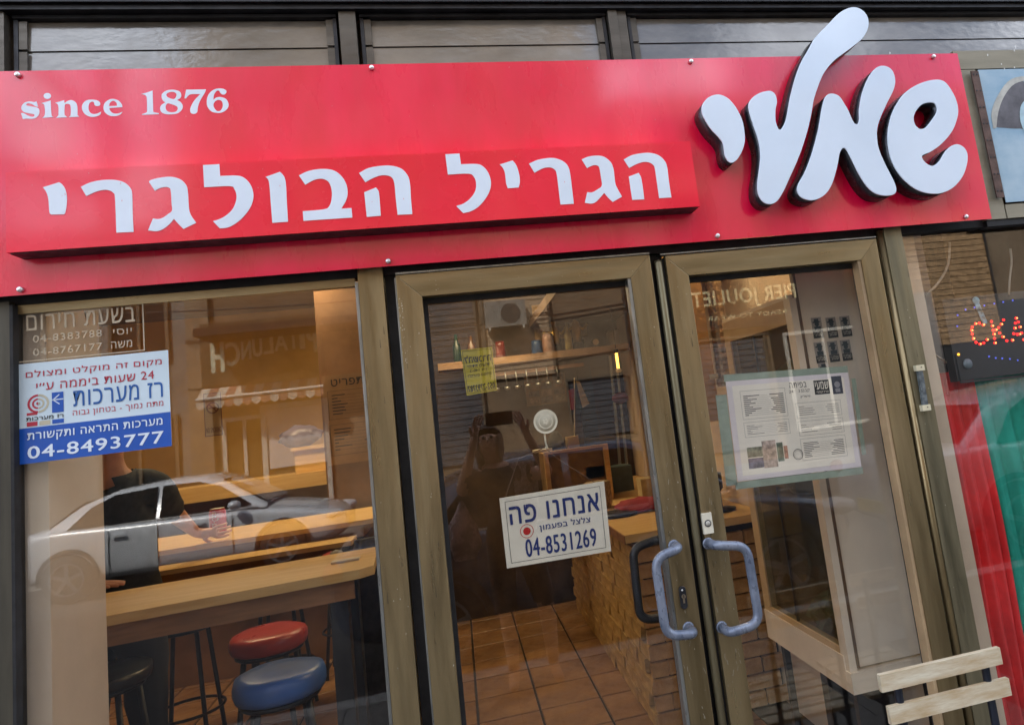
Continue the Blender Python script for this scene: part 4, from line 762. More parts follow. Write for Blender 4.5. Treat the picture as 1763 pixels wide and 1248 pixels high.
# the man
mn = thing('person', (-1.55, 1.66, .02), 'man in a black V-neck shirt behind the near bar table reaching to a can', 'person')
J = {}; Bn = []
J['pelvis'] = ((-1.55, 1.72, .98), (.165, .115)); J['waist'] = ((-1.55, 1.70, 1.12), (.175, .120)); J['chest'] = ((-1.55, 1.68, 1.34), (.185, .120)); J['upper'] = ((-1.55, 1.67, 1.49), (.150, .085)); J['neck'] = ((-1.53, 1.65, 1.60), (.062, .062)); J['throat'] = ((-1.53, 1.63, 1.655), (.058, .060)); J['skull'] = ((-1.525, 1.61, 1.735), (.074, .090)); J['crown'] = ((-1.525, 1.615, 1.80), (.066, .078))
for a, b in (('pelvis', 'waist'), ('waist', 'chest'), ('chest', 'upper'), ('upper', 'neck'), ('neck', 'throat'), ('throat', 'skull'), ('skull', 'crown')): Bn.append((a, b))
for s, nm in ((-1, 'r'), (1, 'l')):
    J[nm+'hip'] = ((-1.55+s*.10, 1.72, .90), .095); J[nm+'knee'] = ((-1.55+s*.12, 1.70, .50), .065); J[nm+'ankle'] = ((-1.55+s*.13, 1.74, .09), .045); J[nm+'toe'] = ((-1.55+s*.15, 1.56, .055), .036)
    Bn += [('pelvis', nm+'hip'), (nm+'hip', nm+'knee'), (nm+'knee', nm+'ankle'), (nm+'ankle', nm+'toe')]
# right arm reaches to the bar, left arm to the can
J['rsh'] = ((-1.75, 1.66, 1.50), .068); J['rel'] = ((-1.633, 1.52, 1.385), .050); wr = (-1.478, 1.184, 1.176); J['rwr'] = (wr, (.030, .026)); Bn += [('upper', 'rsh'), ('rsh', 'rel'), ('rel', 'rwr'), ('rwr', 'rpalm')]
hand_chain(J, Bn, wr, (1, -.12, -.03), (0, 0, -1), 1, 'r', 1.15, .12)
J['lsh'] = ((-1.37, 1.72, 1.50), .068); le = (-1.392, 1.95, 1.359); J['lel'] = (le, .048); lw = (-1.386, 2.25, 1.21); J['lwr'] = (lw, (.030, .026)); Bn += [('upper', 'lsh'), ('lsh', 'lel'), ('lel', 'lwr'), ('lwr', 'lpalm')]
hand_chain(J, Bn, lw, (1, .22, -.10), (0, .8, .3), -1, 'l', 1.05, .45)
body = skin_body('body', J, Bn, None, SKIN, mn, 2)
def clothing(body, root, name, m, test, off=.012, th=.004):
    bm = bmesh.new(); bm.from_mesh(body.data); o_ = Vector(root.location)
    bm.normal_update()
    kill = [f for f in bm.faces if not test(f.calc_center_median()+o_)]
    bmesh.ops.delete(bm, geom=kill, context='FACES')
    bm.normal_update()
    for v in bm.verts:
        k = noise.noise((v.co+o_)*9)*.010
        v.co += v.normal*(off+k)
    me = bpy.data.meshes.new(name); bm.to_mesh(me); bm.free(); me.materials.clear(); me.materials.append(m)
    for p in me.polygons: p.use_smooth = True
    o = link(bpy.data.objects.new(name, me), root); md = o.modifiers.new('cloth', 'SOLIDIFY'); md.thickness = th; return o
clothing(body, mn, 'shirt', BLKSHIRT, lambda c: .96 < c.z < 1.575-.09*max(0, 1-abs(c.x+1.53)/.07)*(1 if c.y < 1.66 else 0) and abs(c.x+1.55) < .305 and 1.5 < c.y < 1.93 and not (c.x < -1.73 and c.z < 1.42))
clothing(body, mn, 'trousers', mat('dark_denim', (.015, .018, .03), .9), lambda c: .12 < c.z <= .985 and abs(c.x+1.55) < .4 and c.y < 2.0)
bm = bmesh.new(); bmesh.ops.create_uvsphere(bm, u_segments=20, v_segments=12, radius=1); 
for v in bm.verts: v.co = Vector((-1.525+v.co.x*.084, 1.632+v.co.y*.098, 1.785+v.co.z*.085))
P('hair', bm, mat('grey_hair', (.10, .09, .08), .8), mn, True)
def face(root, c, f, w=.03, m=SKIN):
    """nose, eyes, mouth, ears on a head centred at c that looks along f"""
    c, f = Vector(c), Vector(f).normalized(); s = f.cross(Vector((0, 0, 1))).normalized()
    bm = bmesh.new(); tube(bm, [c+f*.080+Vector((0, 0, .012)), c+f*.098+Vector((0, 0, -.018)), c+f*.084+Vector((0, 0, -.026))], .010, 8, True, [.007, .013, .009]); P('nose', bm, m, root, True)
    for k in (-1, 1):
        bm = bmesh.new(); bmesh.ops.create_uvsphere(bm, u_segments=10, v_segments=8, radius=.011); bmesh.ops.translate(bm, verts=bm.verts, vec=c+f*.074+s*k*w+Vector((0, 0, .014))); P('eye', bm, BLACKI, root, True)
        bm = bmesh.new(); lathe(bm, [(.0001, -.006), (.018, -.004), (.020, .004), (.0001, .006)], (0, 0, 0), 12, 'x', 1, 1.5); bmesh.ops.translate(bm, verts=bm.verts, vec=c+s*k*.078+Vector((0, 0, -.005))); P('ear', bm, m, root, True)
    bm = bmesh.new(); tube(bm, [c+f*.066+s*-.018+Vector((0, 0, -.046)), c+f*.074+Vector((0, 0, -.048)), c+f*.066+s*.018+Vector((0, 0, -.046))], .004, 6); P('mouth', bm, mat('lips', (.30, .10, .08), .5), root, True)
face(mn, (-1.525, 1.61, 1.745), (0.1, -1, 0))
# can
cn = thing('drink_can', (-1.382, 2.587, 1.151), 'red soft drink can standing on the middle bar table by the man\'s hand', 'can')
bm = bmesh.new(); lathe(bm, [(.0001, .004), (.030, .0), (.038, .008), (.044, .018), (.044, .128), (.037, .146), (.035, .150), (.033, .146), (.0001, .146)], (0, 0, 0), 28)
mesh_obj('can_body', bm, mat('red_can', (.45, .012, .035), .3, 0, .1, 20), cn, True)
bm = bmesh.new(); lathe(bm, [(.0345, .1465), (.0375, .1475), (.0375, .151), (.0345, .152), (.0001, .1475)], (0, 0, 0), 28); mesh_obj('rim', bm, SCREW, cn, True)
bm = bmesh.new(); put_text(bm, 'Coca-Cola', ((0, 0, 0), (.115, 0, 0), (.115, .034, 0), (0, .034, 0)), .014, .0001)
for v in bm.verts: a = -pi/2+(v.co.y-.017)/.044; h = v.co.x; v.co = Vector((cos(a)*.0449, sin(a)*.0449, .018+h))
mesh_obj('lettering', bm, mat('pale_can_print', (.55, .45, .45), .4), cn)
# papers and bits
T('folded_paper', (lambda b: (bmesh.ops.bevel(b, geom=b.edges[:], offset=.001, segments=1, affect='EDGES'), b)[1])(B(-.50, -.40, .90, .94, 1.1515, 1.158)), BEIGEP, 'small folded paper scrap on the near bar table end', 'paper')

# partition with the menu board, boxes and clutter
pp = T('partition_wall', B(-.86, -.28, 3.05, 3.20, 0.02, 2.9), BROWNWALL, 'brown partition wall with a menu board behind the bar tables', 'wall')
mb = thing('menu_board', (-.66, 3.04, 1.75), 'brown menu board with faded Hebrew dish lists on the partition wall', 'menu board')
Q = ((-.845, 3.04, 1.44), (-.475, 3.04, 1.44), (-.475, 3.04, 2.03), (-.845, 3.04, 2.03))
P('board_sheet', sheet(Q, .006), mat('tan_board', (.26, .15, .07), .7, 0, .15, 5), mb)
bm = bmesh.new(); put_text(bm, 'תפריט', sub(Q, .15, .70, .87, .95), .02, .0009, True); rr = random.Random(12)
for w0, w1 in ((.50, .82), (.10, .44)): q = sub(Q, .08, .95, w0, w1); outline(bm, q, .002, .0009); lines(bm, sub(q, .05, .95, .05, .95), 7, rr)
tag(P('board_print', bm, BLACKI, mb), kind='stuff')
ns = thing('no_smoking_sign', (-2.193, 5.28, 1.98), 'small no smoking sign with a red ring on the amber back wall', 'sign')
x, y, z = ns.location; Q = F(x-.075, x+.075, z-.20, z+.20, 5.29); P('sign_sheet', sheet(Q, .004), mat('tan_sheet', (.30, .19, .09), .6), ns)
bm = bmesh.new(); outline(bm, Q, .006, .001); arc(bm, x, z+.06, .042, .055, 0, 2*pi, 5.288); bar(bm, (x-.035, 5.288, z+.095), (x+.035, 5.288, z+.025), .012, .0006, Vector((0, 1, 0))); bar(bm, (x-.035, 5.2875, z+.06), (x+.035, 5.2875, z+.06), .010, .0006, Vector((0, 1, 0)))
put_text(bm, 'NO SMOKING', sub(Q, .08, .92, .08, .20), .02, .001); P('sign_print', bm, mat('dark_red_ink', (.10, .02, .015), .6), ns)
# boxes on the far shelf
wb_ = thing('wooden_crate', (-1.02, 3.7, 1.40), 'pale wooden crate standing on the far shelf', 'crate')
P('crate_side', boxes((-1.15, -.93, 3.55, 3.57, 1.401, 1.56), (-1.15, -.93, 3.83, 3.85, 1.401, 1.56), (-1.15, -1.13, 3.571, 3.829, 1.401, 1.56), (-.95, -.93, 3.571, 3.829, 1.401, 1.56)), WOODTOP, wb_); P('crate_rim', B(-1.17, -.91, 3.53, 3.87, 1.561, 1.585), WOODTOP, wb_)
bg = bmesh.new(); bmesh.ops.create_icosphere(bg, subdivisions=3, radius=1)
for v in bg.verts: n_ = noise.noise(v.co*2.2)*.25; v.co = Vector((-1.13, 3.70, 1.66))+Vector((v.co.x*.15, v.co.y*.10, v.co.z*.08))*(1+n_)
T('plastic_bag', bg, mat('lilac_plastic', (.17, .14, .19), .35), 'crumpled lilac plastic bag on top of the pale crate', 'bag', smooth=True)
rr = random.Random(31)
for i, (x, h, c_, lb) in enumerate(((-.80, .14, (.14, .10, .03), 'squat olive jar on the far shelf next to the pale crate'), (-.70, .20, (.03, .05, .03), 'dark green bottle on the far shelf'), (-.62, .11, (.16, .07, .04), 'low brown jar at the end of the far shelf'))):
    bm = bmesh.new(); lathe(bm, [(.0001, 0), (.045, 0), (.05, .01), (.05, h*.6), (.03, h*.8), (.022, h), (.0001, h)], (x, 3.66, 1.401), 16); T('jar', bm, mat('jar_%d' % i, c_, .25), lb, 'jar', 'jars on the far shelf', smooth=True)
# dark coat hanging at the partition end
bm = bmesh.new(); nx, nz = 24, 30; rows = []
for j in range(nz+1):
    t = j/nz; w = .10+.10*min(1, t*2.2); row = []
    for i in range(nx):
        a = 2*pi*i/nx; r_ = 1+.16*sin(a*5+t*3)+.08*sin(a*9+2*t)
        row.append(bm.verts.new((-.40+.03*sin(t*3)+cos(a)*w*r_, 1.62+sin(a)*w*.55*r_, 1.13-t*.98)))
    rows.append(row)
for a_, b2 in zip(rows, rows[1:]):
    for k in range(nx): bm.faces.new((a_[k], a_[(k+1) % nx], b2[(k+1) % nx], b2[k]))
bm.faces.new(rows[0]); bm.faces.new(rows[-1][::-1]); bmesh.ops.recalc_face_normals(bm, faces=bm.faces)
T('black_coat', bm, BLKSHIRT, 'long black coat hanging down at the end of the near bar table', 'coat', smooth=True)
bm = bmesh.new(); lathe(bm, [(.0001, .0), (.05, .0), (.052, .10), (.045, .26), (.03, .34), (.0001, .35)], (-.66, 2.0, .70), 18); T('white_apron', bm, mat('grey_white_cloth', (.30, .28, .28), .8), 'grey white apron bundle hanging under the near bar table end', 'apron', smooth=True)

# ================================================================ INSIDE, MIDDLE: BRICK COUNTER
ct = thing('brick_counter', (1.25, 2.6, 0), 'brick counter with a pale wooden top running into the shop', 'counter')
P('counter_core', B(.838, 1.495, 1.628, 4.2, .021, .925), MORTAR, ct)
P('counter_top', B(.745, 1.495, 1.50, 4.2, .930, .968), WOODTOP, ct, bevel=.004)
P('counter_top_edge', B(.740, .7445, 1.50, 4.2, .925, .966), WOODEDGE, ct)
rr = random.Random(17)
def brick_mesh(L, H, D, seed, rough):
    bm = bmesh.new(); box(bm, -L/2, L/2, 0, D, -H/2, H/2)
    r2 = random.Random(seed)
    bmesh.ops.bevel(bm, geom=[e for e in bm.edges], offset=.004, segments=1, affect='EDGES')
    for v in bm.verts: v.co += Vector((r2.uniform(-1, 1), r2.uniform(-1, 1)*(1.4 if rough else .6), r2.uniform(-1, 1)))*(.004 if rough else .0016)
    me = bpy.data.meshes.new('brick'); bm.to_mesh(me); bm.free(); me.materials.append(BRICK2 if rough else BRICK); return me
smooth_b = [brick_mesh(.186, .070, .026, s, False) for s in range(5)]; half_b = [brick_mesh(.088, .070, .026, s+30, False) for s in range(3)]
rough_b = [brick_mesh(.176, .072, .030, s+10, True) for s in range(5)]
row_h = .078
for k in range(11):
    z = .062+k*row_h; x = .812+(.097 if k % 2 else 0)
    if k % 2:
        o = bpy.data.objects.new('brick', half_b[k % 3]); o.location = (Vector((.858, 1.600, z))-Vector(ct.location)); link(o, ct); x = .905
    while x < 1.42:
        o = bpy.data.objects.new('brick', rr.choice(smooth_b)); o.location = Vector((x+.093, 1.600+rr.uniform(-.003, .003), z))-Vector(ct.location); o.rotation_euler = (0, 0, rr.uniform(-.01, .01)); link(o, ct); x += .194
    y = 1.60+(.09 if k % 2 else 0)
    while y < 3.9:
        o = bpy.data.objects.new('brick', rr.choice(rough_b)); o.location = Vector((.808+rr.uniform(-.004, .004), y+.092, z))-Vector(ct.location); o.rotation_euler = (0, 0, -pi/2+rr.uniform(-.03, .03)); link(o, ct); y += .184
# register unit and things on the counter
rg = thing('wooden_cabinet', (.66, 3.2, 0), 'low wooden cabinet with a glass front behind the hanging sign', 'cabinet')
a = (0.563, 2.9, 0.855); b_ = (1, 2.9, 1.323)
P('cabinet_body', B(a[0], b_[0], 2.92, 3.3, .9, b_[2]), mat('brown_cabinet', (.20, .115, .04), .5, 0, .3, 6), rg)
each('frame_stile', ((a[0]-.01, a[0]+.02, 2.885, 2.915, .9, b_[2]), (b_[0]-.035, b_[0], 2.885, 2.915, .9, b_[2]),), WOODTOP, rg); P('frame_rail', B(a[0]-.01, b_[0], 2.884, 2.916, b_[2]+.001, b_[2]+.02), WOODTOP, rg)
zt = b_[2]+.0205
T('card_box', B(.735, .815, 2.95, 3.05, zt, zt+.075), mat('kraft_card', (.32, .20, .08), .6), 'small open card box on the wooden cabinet', 'box', bevel=.002)
T('black_bag', (lambda b: (lathe(b, [(.0001, 0), (.055, 0), (.06, .04), (.045, .09), (.02, .125), (.0001, .13)], (.66, 3.0, zt), 14), b)[1])(bmesh.new()), BLKSHIRT, 'small black bag on the wooden cabinet left of the card box', 'bag', smooth=True)
T('flat_book', B(.50, .62, 2.93, 3.08, zt, zt+.016), BEIGEP, 'thin beige book on the wooden cabinet', 'book', bevel=.001)
fl = thing('small_flag', (.70, 3.0, zt), 'small red white and green table flag on a thin pole', 'flag')
f0 = (0.788, 3, 1.361); f1 = (0.844, 3, 1.823)
bm = bmesh.new(); tube(bm, [f0, f1], .004, 6); P('pole', bm, BEIGEP, fl)
for (q, c_) in ((((0.85, 3, 1.802), (0.878, 3, 1.79), (0.929, 3, 1.627), (0.876, 3, 1.605)), (.50, .46, .36)), (((0.792, 3, 1.738), (0.835, 3, 1.75), (0.821, 3, 1.6), (0.792, 3, 1.599)), (.30, .02, .015)), (((0.837, 3, 1.733), (0.857, 3, 1.657), (0.875, 3, 1.597), (0.825, 3, 1.595)), (.03, .07, .03))):
    P('stripe', sheet(q, .003), mat('flag_%d' % int(c_[0]*100), c_, .7), fl)
# high shelf with figurines
hsf = thing('high_shelf', (.95, 3.9, 2.0), 'long wooden shelf crowded with figurines above the counter', 'shelf')
a = (0.344, 3.9, 2.058); b_ = (1.481, 3.9, 2.056)
P('shelf_board', B(-.1, b_[0], 3.8, 4.1, a[2]-.02, a[2]+.035), mat('brown_shelf', (.30, .18, .09), .6, 0, .3, 5), hsf); P('hook_rail', B(.3, b_[0]-.4, 3.86, 3.88, a[2]-.11, a[2]-.08), BROWNWALL, hsf)
zs = a[2]+.036
T('shelf_wall', B(-.25, 1.495, 4.25, 4.35, .02, 2.9), mat('darkened_brown_panelling', (.045, .024, .012), .75, 0, .5, 3, .1, 20), 'dark brown panelled wall behind the high shelf', 'wall')  # brown darkened to stand in for the photographer's dark reflection
GOLD = mat('gold_paint', (.50, .30, .04), .35, .5, .2, 20); rr = random.Random(77)
def figurine(x, lb, h, m, hat):
    t = thing('figurine', (x, 3.92, zs), lb, 'figurine', 'figurines on the high shelf')
    bm = bmesh.new(); lathe(bm, [(.0001, 0), (.06, 0), (.06, .05), (.05, .06), (.0001, .06)], (0, 0, 0), 14); mesh_obj('plinth', bm, BLACKI, t)
    bm = bmesh.new(); tube(bm, [(0, 0, .06), (.005, 0, h*.45), (0, 0, h*.68), (0, 0, h*.74), (0, 0, h*.86), (0, 0, h)], .03, 10, True, [.035, .042, .036, .016, .028, .018])
    tube(bm, [(0, 0, h*.64), (-.06, -.01, h*.52), (-.10, -.03, h*.56)], .013, 7); tube(bm, [(0, 0, h*.64), (.06, -.01, h*.50), (.10, -.02, h*.62)], .013, 7); mesh_obj('figure', bm, m, t, True)
    if hat:
        bm = bmesh.new(); lathe(bm, [(.0001, h*.92), (.024, h*.92), (.042, h*1.02), (.04, h*1.10), (.0001, h*1.14)], (0, 0, 0), 12); mesh_obj('chef_hat', bm, GOLD, t, True)
figurine((1.06, 3.9, 2.102)[0], 'gold chef figurine with arms out on the high shelf', .34, GOLD, True)
figurine((0.871, 3.9, 2.097)[0], 'gold and green dancer figurine on the high shelf', .30, GOLD, False)
bm = bmesh.new(); ckx = (1.198, 3.8, 2.076)[0]; T('camera_clock', (lambda b: (box(b, ckx-.09, ckx+.09, 3.84, 3.95, zs, zs+.085), lathe(b, [(.0001, -.02), (.030, -.02), (.034, 0)], (ckx, 3.84, zs+.04), 16, 'y'), b)[-1])(bmesh.new()), BLACKP, 'small black clock with a round pale dial on the high shelf', 'clock'); bm.free()
bm = bmesh.new(); arc(bm, ckx, zs+.04, 0, .027, 0, 2*pi, 3.8185, 16); T('clock_dial', bm, BEIGEP, 'round pale dial on the black shelf clock', 'dial')
bm = bmesh.new(); vx = (1.371, 3.8, 2.058)[0]; lathe(bm, [(.0001, 0), (.05, 0), (.06, .05), (.055, .11), (.045, .13), (.0001, .13)], (vx, 3.9, zs), 16); T('pale_kettle', bm, mat('pale_ceramic', (.30, .28, .27), .3), 'pale round kettle at the end of the high shelf', 'kettle', smooth=True)
gw = (0.965, 4.2, 2.456); T('mustard_picture', B(gw[0]-.22, gw[0]+.25, 4.22, 4.245, gw[2]-.22, gw[2]+.10), mat('mustard_picture', (.23, .13, .025), .6, 0, .3, 5), 'mustard coloured picture panel above the figurines', 'picture', bevel=.003)
# framed photos on the wall
pf = thing('photo_frame', (.7, 4.2, 1.85), 'framed set of small pale photos hanging on the dark brown wall', 'picture frame')
q0 = (0.608, 4.2, 1.676); q1 = (0.966, 4.2, 1.937)
P('frame', B(q0[0], q1[0], 4.21, 4.24, q0[2], q1[2]), mat('dusty_frame', (.20, .13, .07), .6), pf)
W_ = q1[0]-q0[0]; H_ = q1[2]-q0[2]
for i in range(3):
    for j in range(4): P('photo', B(q0[0]+W_*(.07+.31*i), q0[0]+W_*(.33+.31*i), 4.204, 4.209, q0[2]+H_*(.06+.235*j), q0[2]+H_*(.25+.235*j)), mat('photo_%d' % ((i*5+j*3) % 4), ((.28, .19, .11), (.16, .12, .09), (.22, .17, .10), (.12, .10, .09))[(i*5+j*3) % 4], .5, 0, .5, 30), pf)
# dark curtain and steel poles, red cloth
T('dark_door_curtain', B((1.038, 4, 1.618)[0], (1.162, 4, 1.602)[0], 4.0, 4.03, 1.0, (1.136, 4, 2.003)[2]), BLACKI, 'black curtain strip hanging under the high shelf', 'curtain')
for i, (u, lb) in enumerate(((1057, 'slim steel pole under the high shelf, nearer the flag'), (1068, 'slim steel pole under the high shelf, nearer the yellow lamp'))):
    bm = bmesh.new(); p_ = PP[u,615,3.8] if False else None
bm = bmesh.new(); tube(bm, [(1.277, 3.7, 2), (1.262, 3.7, 1.512), ((1.239, 3.7, 1.12)[0], 3.7, .97)], .012, 8); T('steel_pole', bm, GREYALU, 'slim steel pole under the high shelf, nearer the flag', 'pole', 'steel poles')
bm = bmesh.new(); tube(bm, [(1.325, 3.7, 1.994), (1.314, 3.7, 1.505), ((1.296, 3.7, 1.112)[0], 3.7, .97)], .012, 8); T('steel_pole', bm, GREYALU, 'slim steel pole under the high shelf, nearer the yellow lamp', 'pole', 'steel poles')
bm = bmesh.new(); bmesh.ops.create_icosphere(bm, subdivisions=3, radius=1); rc = Vector((1.295, 3.6, 1.645))
for v in bm.verts: v.co = rc+Vector((v.co.x*.07, v.co.y*.05, v.co.z*.06))*(1+.3*noise.noise(v.co*2)) if False else rc+Vector((v.co.x*.07, v.co.y*.05, v.co.z*.045))
T('red_bundle', bm, mat('dark_red_cloth', (.09, .006, .008), .8), 'dark red cloth bundle beyond the counter', 'cloth', smooth=True)
# counter clutter: basket, red cloth, black plate, small box
q = (0.922, 2.26, 0.969)
bm = bmesh.new(); bmesh.ops.create_icosphere(bm, subdivisions=3, radius=1)
for v in bm.verts: v.co = Vector((1.02, 2.25, .985))+Vector((v.co.x*.14, v.co.y*.16, max(-.012, v.co.z*.05)))*(1+.25*noise.noise(v.co*3))
T('red_cloth', bm, mat('crimson_cloth', (.30, .02, .035), .8), 'crumpled red cloth lying on the counter top', 'cloth', smooth=True)
T('tip_box', B(.80, .96, 3.0, 3.12, .969, 1.10), mat('dark_wood_box', (.14, .055, .02), .5), 'dark wooden box on the counter behind the red cloth', 'box', bevel=.003)
T('price_card', B(.83, .96, 2.92, 2.935, 1.12, 1.20), mat('kraft_card', (.32, .20, .08)), 'pale card propped above the dark wooden box', 'card')
bm = bmesh.new(); lathe(bm, [(.0001, 0), (.07, 0), (.085, .03), (.085, .16), (.075, .165), (.0001, .165)], (.83, 2.55, .969), 20); T('tan_basket', bm, mat('woven_tan', (.30, .21, .11), .8, 0, .4, 60), 'round tan basket on the counter just behind the hanging sign', 'basket', smooth=True)
bm = bmesh.new(); lathe(bm, [(.0001, 0), (.11, 0), (.12, .012), (.10, .02), (.0001, .015)], (.86, 2.15, .969), 26); T('black_plate', bm, BLACKP, 'black plate on the counter top in front of the red cloth', 'plate', smooth=True)
bm = bmesh.new(); lathe(bm, [(.0001, 0), (.085, 0), (.09, .012), (.02, .02), (.018, .10), (.035, .12), (.035, .20), (.0001, .21)], (1.33, 1.74, .969), 22); T('phone_stand', bm, BLACKP, 'black round based stand on the near end of the counter', 'stand', smooth=True)
bm = bmesh.new(); bmesh.ops.create_icosphere(bm, subdivisions=3, radius=1)
for v in bm.verts: v.co = Vector((1.27, 2.05, 1.09))+Vector((v.co.x*.09, v.co.y*.08, v.co.z*.13))*(1+.3*noise.noise(v.co*2.5))
T('pink_bag', bm, mat('dusty_pink', (.26, .09, .07), .7, 0, .4, 9), 'crumpled pink and brown bag standing on the counter near its end', 'bag', smooth=True)

# small things on the high shelf and counter
SH = [('green glass bottle', (.015, .04, .02), .24, .032), ('amber glass bottle', (.10, .045, .015), .20, .034), ('white tin', (.22, .20, .17), .10, .045), ('red tin', (.12, .015, .012), .13, .04), ('blue jar', (.03, .07, .18), .12, .045), ('brown clay pot', (.20, .09, .04), .15, .05), ('pale cup', (.24, .21, .16), .08, .038), ('clear oil bottle', (.30, .24, .08), .23, .03)]
for i, (nm, c_, h, r0) in enumerate(SH):
    x = .06+i*.115 if i < 4 else .72+(i-4)*.085; y = 3.86 if i % 2 else 3.98
    bm = bmesh.new(); lathe(bm, [(.0001, 0), (r0, 0), (r0*1.05, .01), (r0, h*.6), (r0*(.45 if h > .18 else .95), h*.75), (r0*(.4 if h > .18 else .9), h), (.0001, h)], (x, y, zs), 14)
    T('shelf_'+nm.split()[-1], bm, mat('shelf_thing_%d' % i, c_, .3, 0, .3, 20), nm+' standing on the high shelf among the figurines', nm.split()[-1], 'crockery on the high shelf', smooth=True)
for i in range(7):
    x = .34+i*.085; bm = bmesh.new(); z0 = a[2] if False else zs-.125
    tube(bm, [(x, 3.855, z0), (x+.004, 3.85, z0-.10)], .006, 6); lathe(bm, [(.0001, -.03), (.022, -.02), (.024, .0), (.0001, .006)], (x+.004, 3.85, z0-.12), 10)
    T('hanging_ladle', bm, GREYALU, ('first', 'second', 'third', 'fourth', 'fifth', 'sixth', 'seventh')[i]+' steel ladle from the aisle wall hanging under the high shelf', 'ladle', 'ladles under the high shelf', smooth=True)
for i, (x, y, w, d, h, c_, lb) in enumerate(((.90, 3.5, .16, .2, .28, (.26, .15, .06), 'tall tan carton on the counter behind the round basket'), (1.12, 3.3, .2, .2, .18, (.07, .10, .09), 'dark green crate on the counter far from the door'), (1.22, 2.75, .14, .12, .12, (.45, .36, .20), 'pale yellow carton on the counter by the dark wooden box'))):
    T('carton', B(x-w/2, x+w/2, y-d/2, y+d/2, .9695, .9695+h), mat('carton_%d' % i, c_, .7, 0, .2, 8), lb, 'carton', bevel=.004)
# lit tube lamps
def lamp(x, y, z, L, label):
    t = thing('tube_lamp', (x, y, z), label, 'lamp', 'lit tube lamps')
    bm = bmesh.new(); lathe(bm, [(.0001, 0), (.011, 0), (.011, L), (.0001, L)], (0, 0, -L), 12); mesh_obj('tube', bm, mat('lit_tube', (1, .6, .1), .3, emit=((1, .50, .07), 2.2)), t, True)
    bm = bmesh.new(); lathe(bm, [(.0001, 0), (.018, 0), (.018, .03), (.0001, .03)], (0, 0, 0), 12); tube(bm, [(0, 0, .03), (0, 0, 2.9-z)], .003, 6); mesh_obj('cap', bm, BLACKP, t, True)
    bm = bmesh.new(); lathe(bm, [(.0001, -.03), (.02, -.03), (.026, -.015), (.018, 0), (.0001, 0)], (0, 0, -L), 12); mesh_obj('bulb_end', bm, BEIGEP, t, True)
    return t
p_ = (1.263, 3.4, 1.991); lamp(p_[0], 3.4, p_[2], .12, 'lit yellow tube lamp hanging near the steel poles')
def room_light(x, y, z, w, d, e, label):  # unseen warm lights added under the ceiling to brighten the room
    t = thing('added_fill_light', (x, y, z), label, 'lamp', 'warm ceiling lamps')
    mesh_obj('fill_light_housing', B(-w/2-.03, w/2+.03, -d/2-.02, d/2+.02, .0, .05), BEIGEP, t)
    mesh_obj('fill_light_diffuser', B(-w/2, w/2, -d/2, d/2, -.02, -.001), mat('fill_light_glow', (1, .8, .5), .4, emit=((1, .76, .42), e)), t)
    return t
room_light(-1.4, 2.9, 2.80, 1.2, .25, 13, 'warm ceiling lamp above the bar tables')
room_light(.2, 3.2, 2.80, 1.2, .25, 1.6, 'warm ceiling lamp above the aisle')
room_light(1.15, 1.2, 2.80, .6, .2, 9, 'warm ceiling lamp above the brick counter end')

# ================================================================ INSIDE, RIGHT: DISPLAY CABINET
dc = thing('display_cabinet', (1.33, .57, 0), 'tall cream display cabinet with a glass side standing inside the right door', 'cabinet')
CR = mat('cream_cabinet_paint', (.80, .68, .54), .5, 0, .08, 4, .03, 50); CR2 = mat('tan_cabinet_frame', (.58, .40, .22), .5, 0, .1, 4, .03, 50)
X0, Y0, Y1 = 1.16, .25, .89
P('front_panel', B(X0+.036, 1.493, Y0, Y0+.02, .665, 2.02), CR, dc)
P('front_moulding', boxes((X0+.026, X0+.030, Y0-.004, Y0+.02, .665, 2.02), (X0+.0315, X0+.0345, Y0-.006, Y0+.02, .665, 2.02)), mat('brown_groove', (.16, .09, .045), .5), dc)
P('corner_stile', B(X0, X0+.025, Y0-.002, Y0+.045, .640, 1.885), CR, dc, bevel=.002)
each('base_board', ((X0-.004, 1.494, Y0-.010, Y0+.022, .590, .655), (X0-.004, X0+.02, Y0+.023, Y1, .590, .700),), CR, dc, bevel=.003)
P('side_stile', B(X0, X0+.03, Y1-.06, Y1, .701, 1.885), CR2, dc); P('side_rail', B(X0, X0+.03, Y0+.046, Y1-.061, 1.80, 1.885), CR2, dc)
P('side_rail', B(X0-.001, X0+.03, Y0+.046, Y1-.061, .701, .722), CR2, dc)
P('side_top', B(X0+.002, 1.49, Y0+.021, Y1, 1.886, 1.90), CR, dc)
P('side_pane', B(X0+.006, X0+.011, Y0+.046, Y1-.061, .7225, 1.799), GLASS_D, dc)
P('pane_divider', B(X0+.004, X0+.014, .60, .607, .723, 1.798), BLACKI, dc)
P('inner_back', boxes((1.47, 1.49, Y0+.03, Y1, .66, 1.88), (X0+.03, 1.469, Y1-.02, Y1, .66, 1.88), (X0+.03, 1.469, Y0+.03, Y1-.021, .64, .66)), mat('cabinet_inside', (.10, .085, .055), .7, 0, .4, 5), dc)
P('inner_shelf', B(X0+.04, 1.469, Y0+.05, Y1-.03, 1.15, 1.158), GLASS_D, dc); P('inner_shelf', B(X0+.04, 1.469, Y0+.05, Y1-.03, 1.50, 1.508), GLASS_D, dc)
P('leg', B(X0+.03, X0+.055, Y0+.04, Y0+.065, .02, .59), BLACKP, dc); P('leg', B(X0+.03, X0+.055, Y1-.06, Y1-.035, .02, .59), BLACKP, dc); P('leg', B(1.45, 1.475, Y0+.04, Y0+.065, .02, .59), BLACKP, dc)
P('under_panel', B(X0+.06, 1.48, .55, .60, .02, .585), BLACKP, dc)
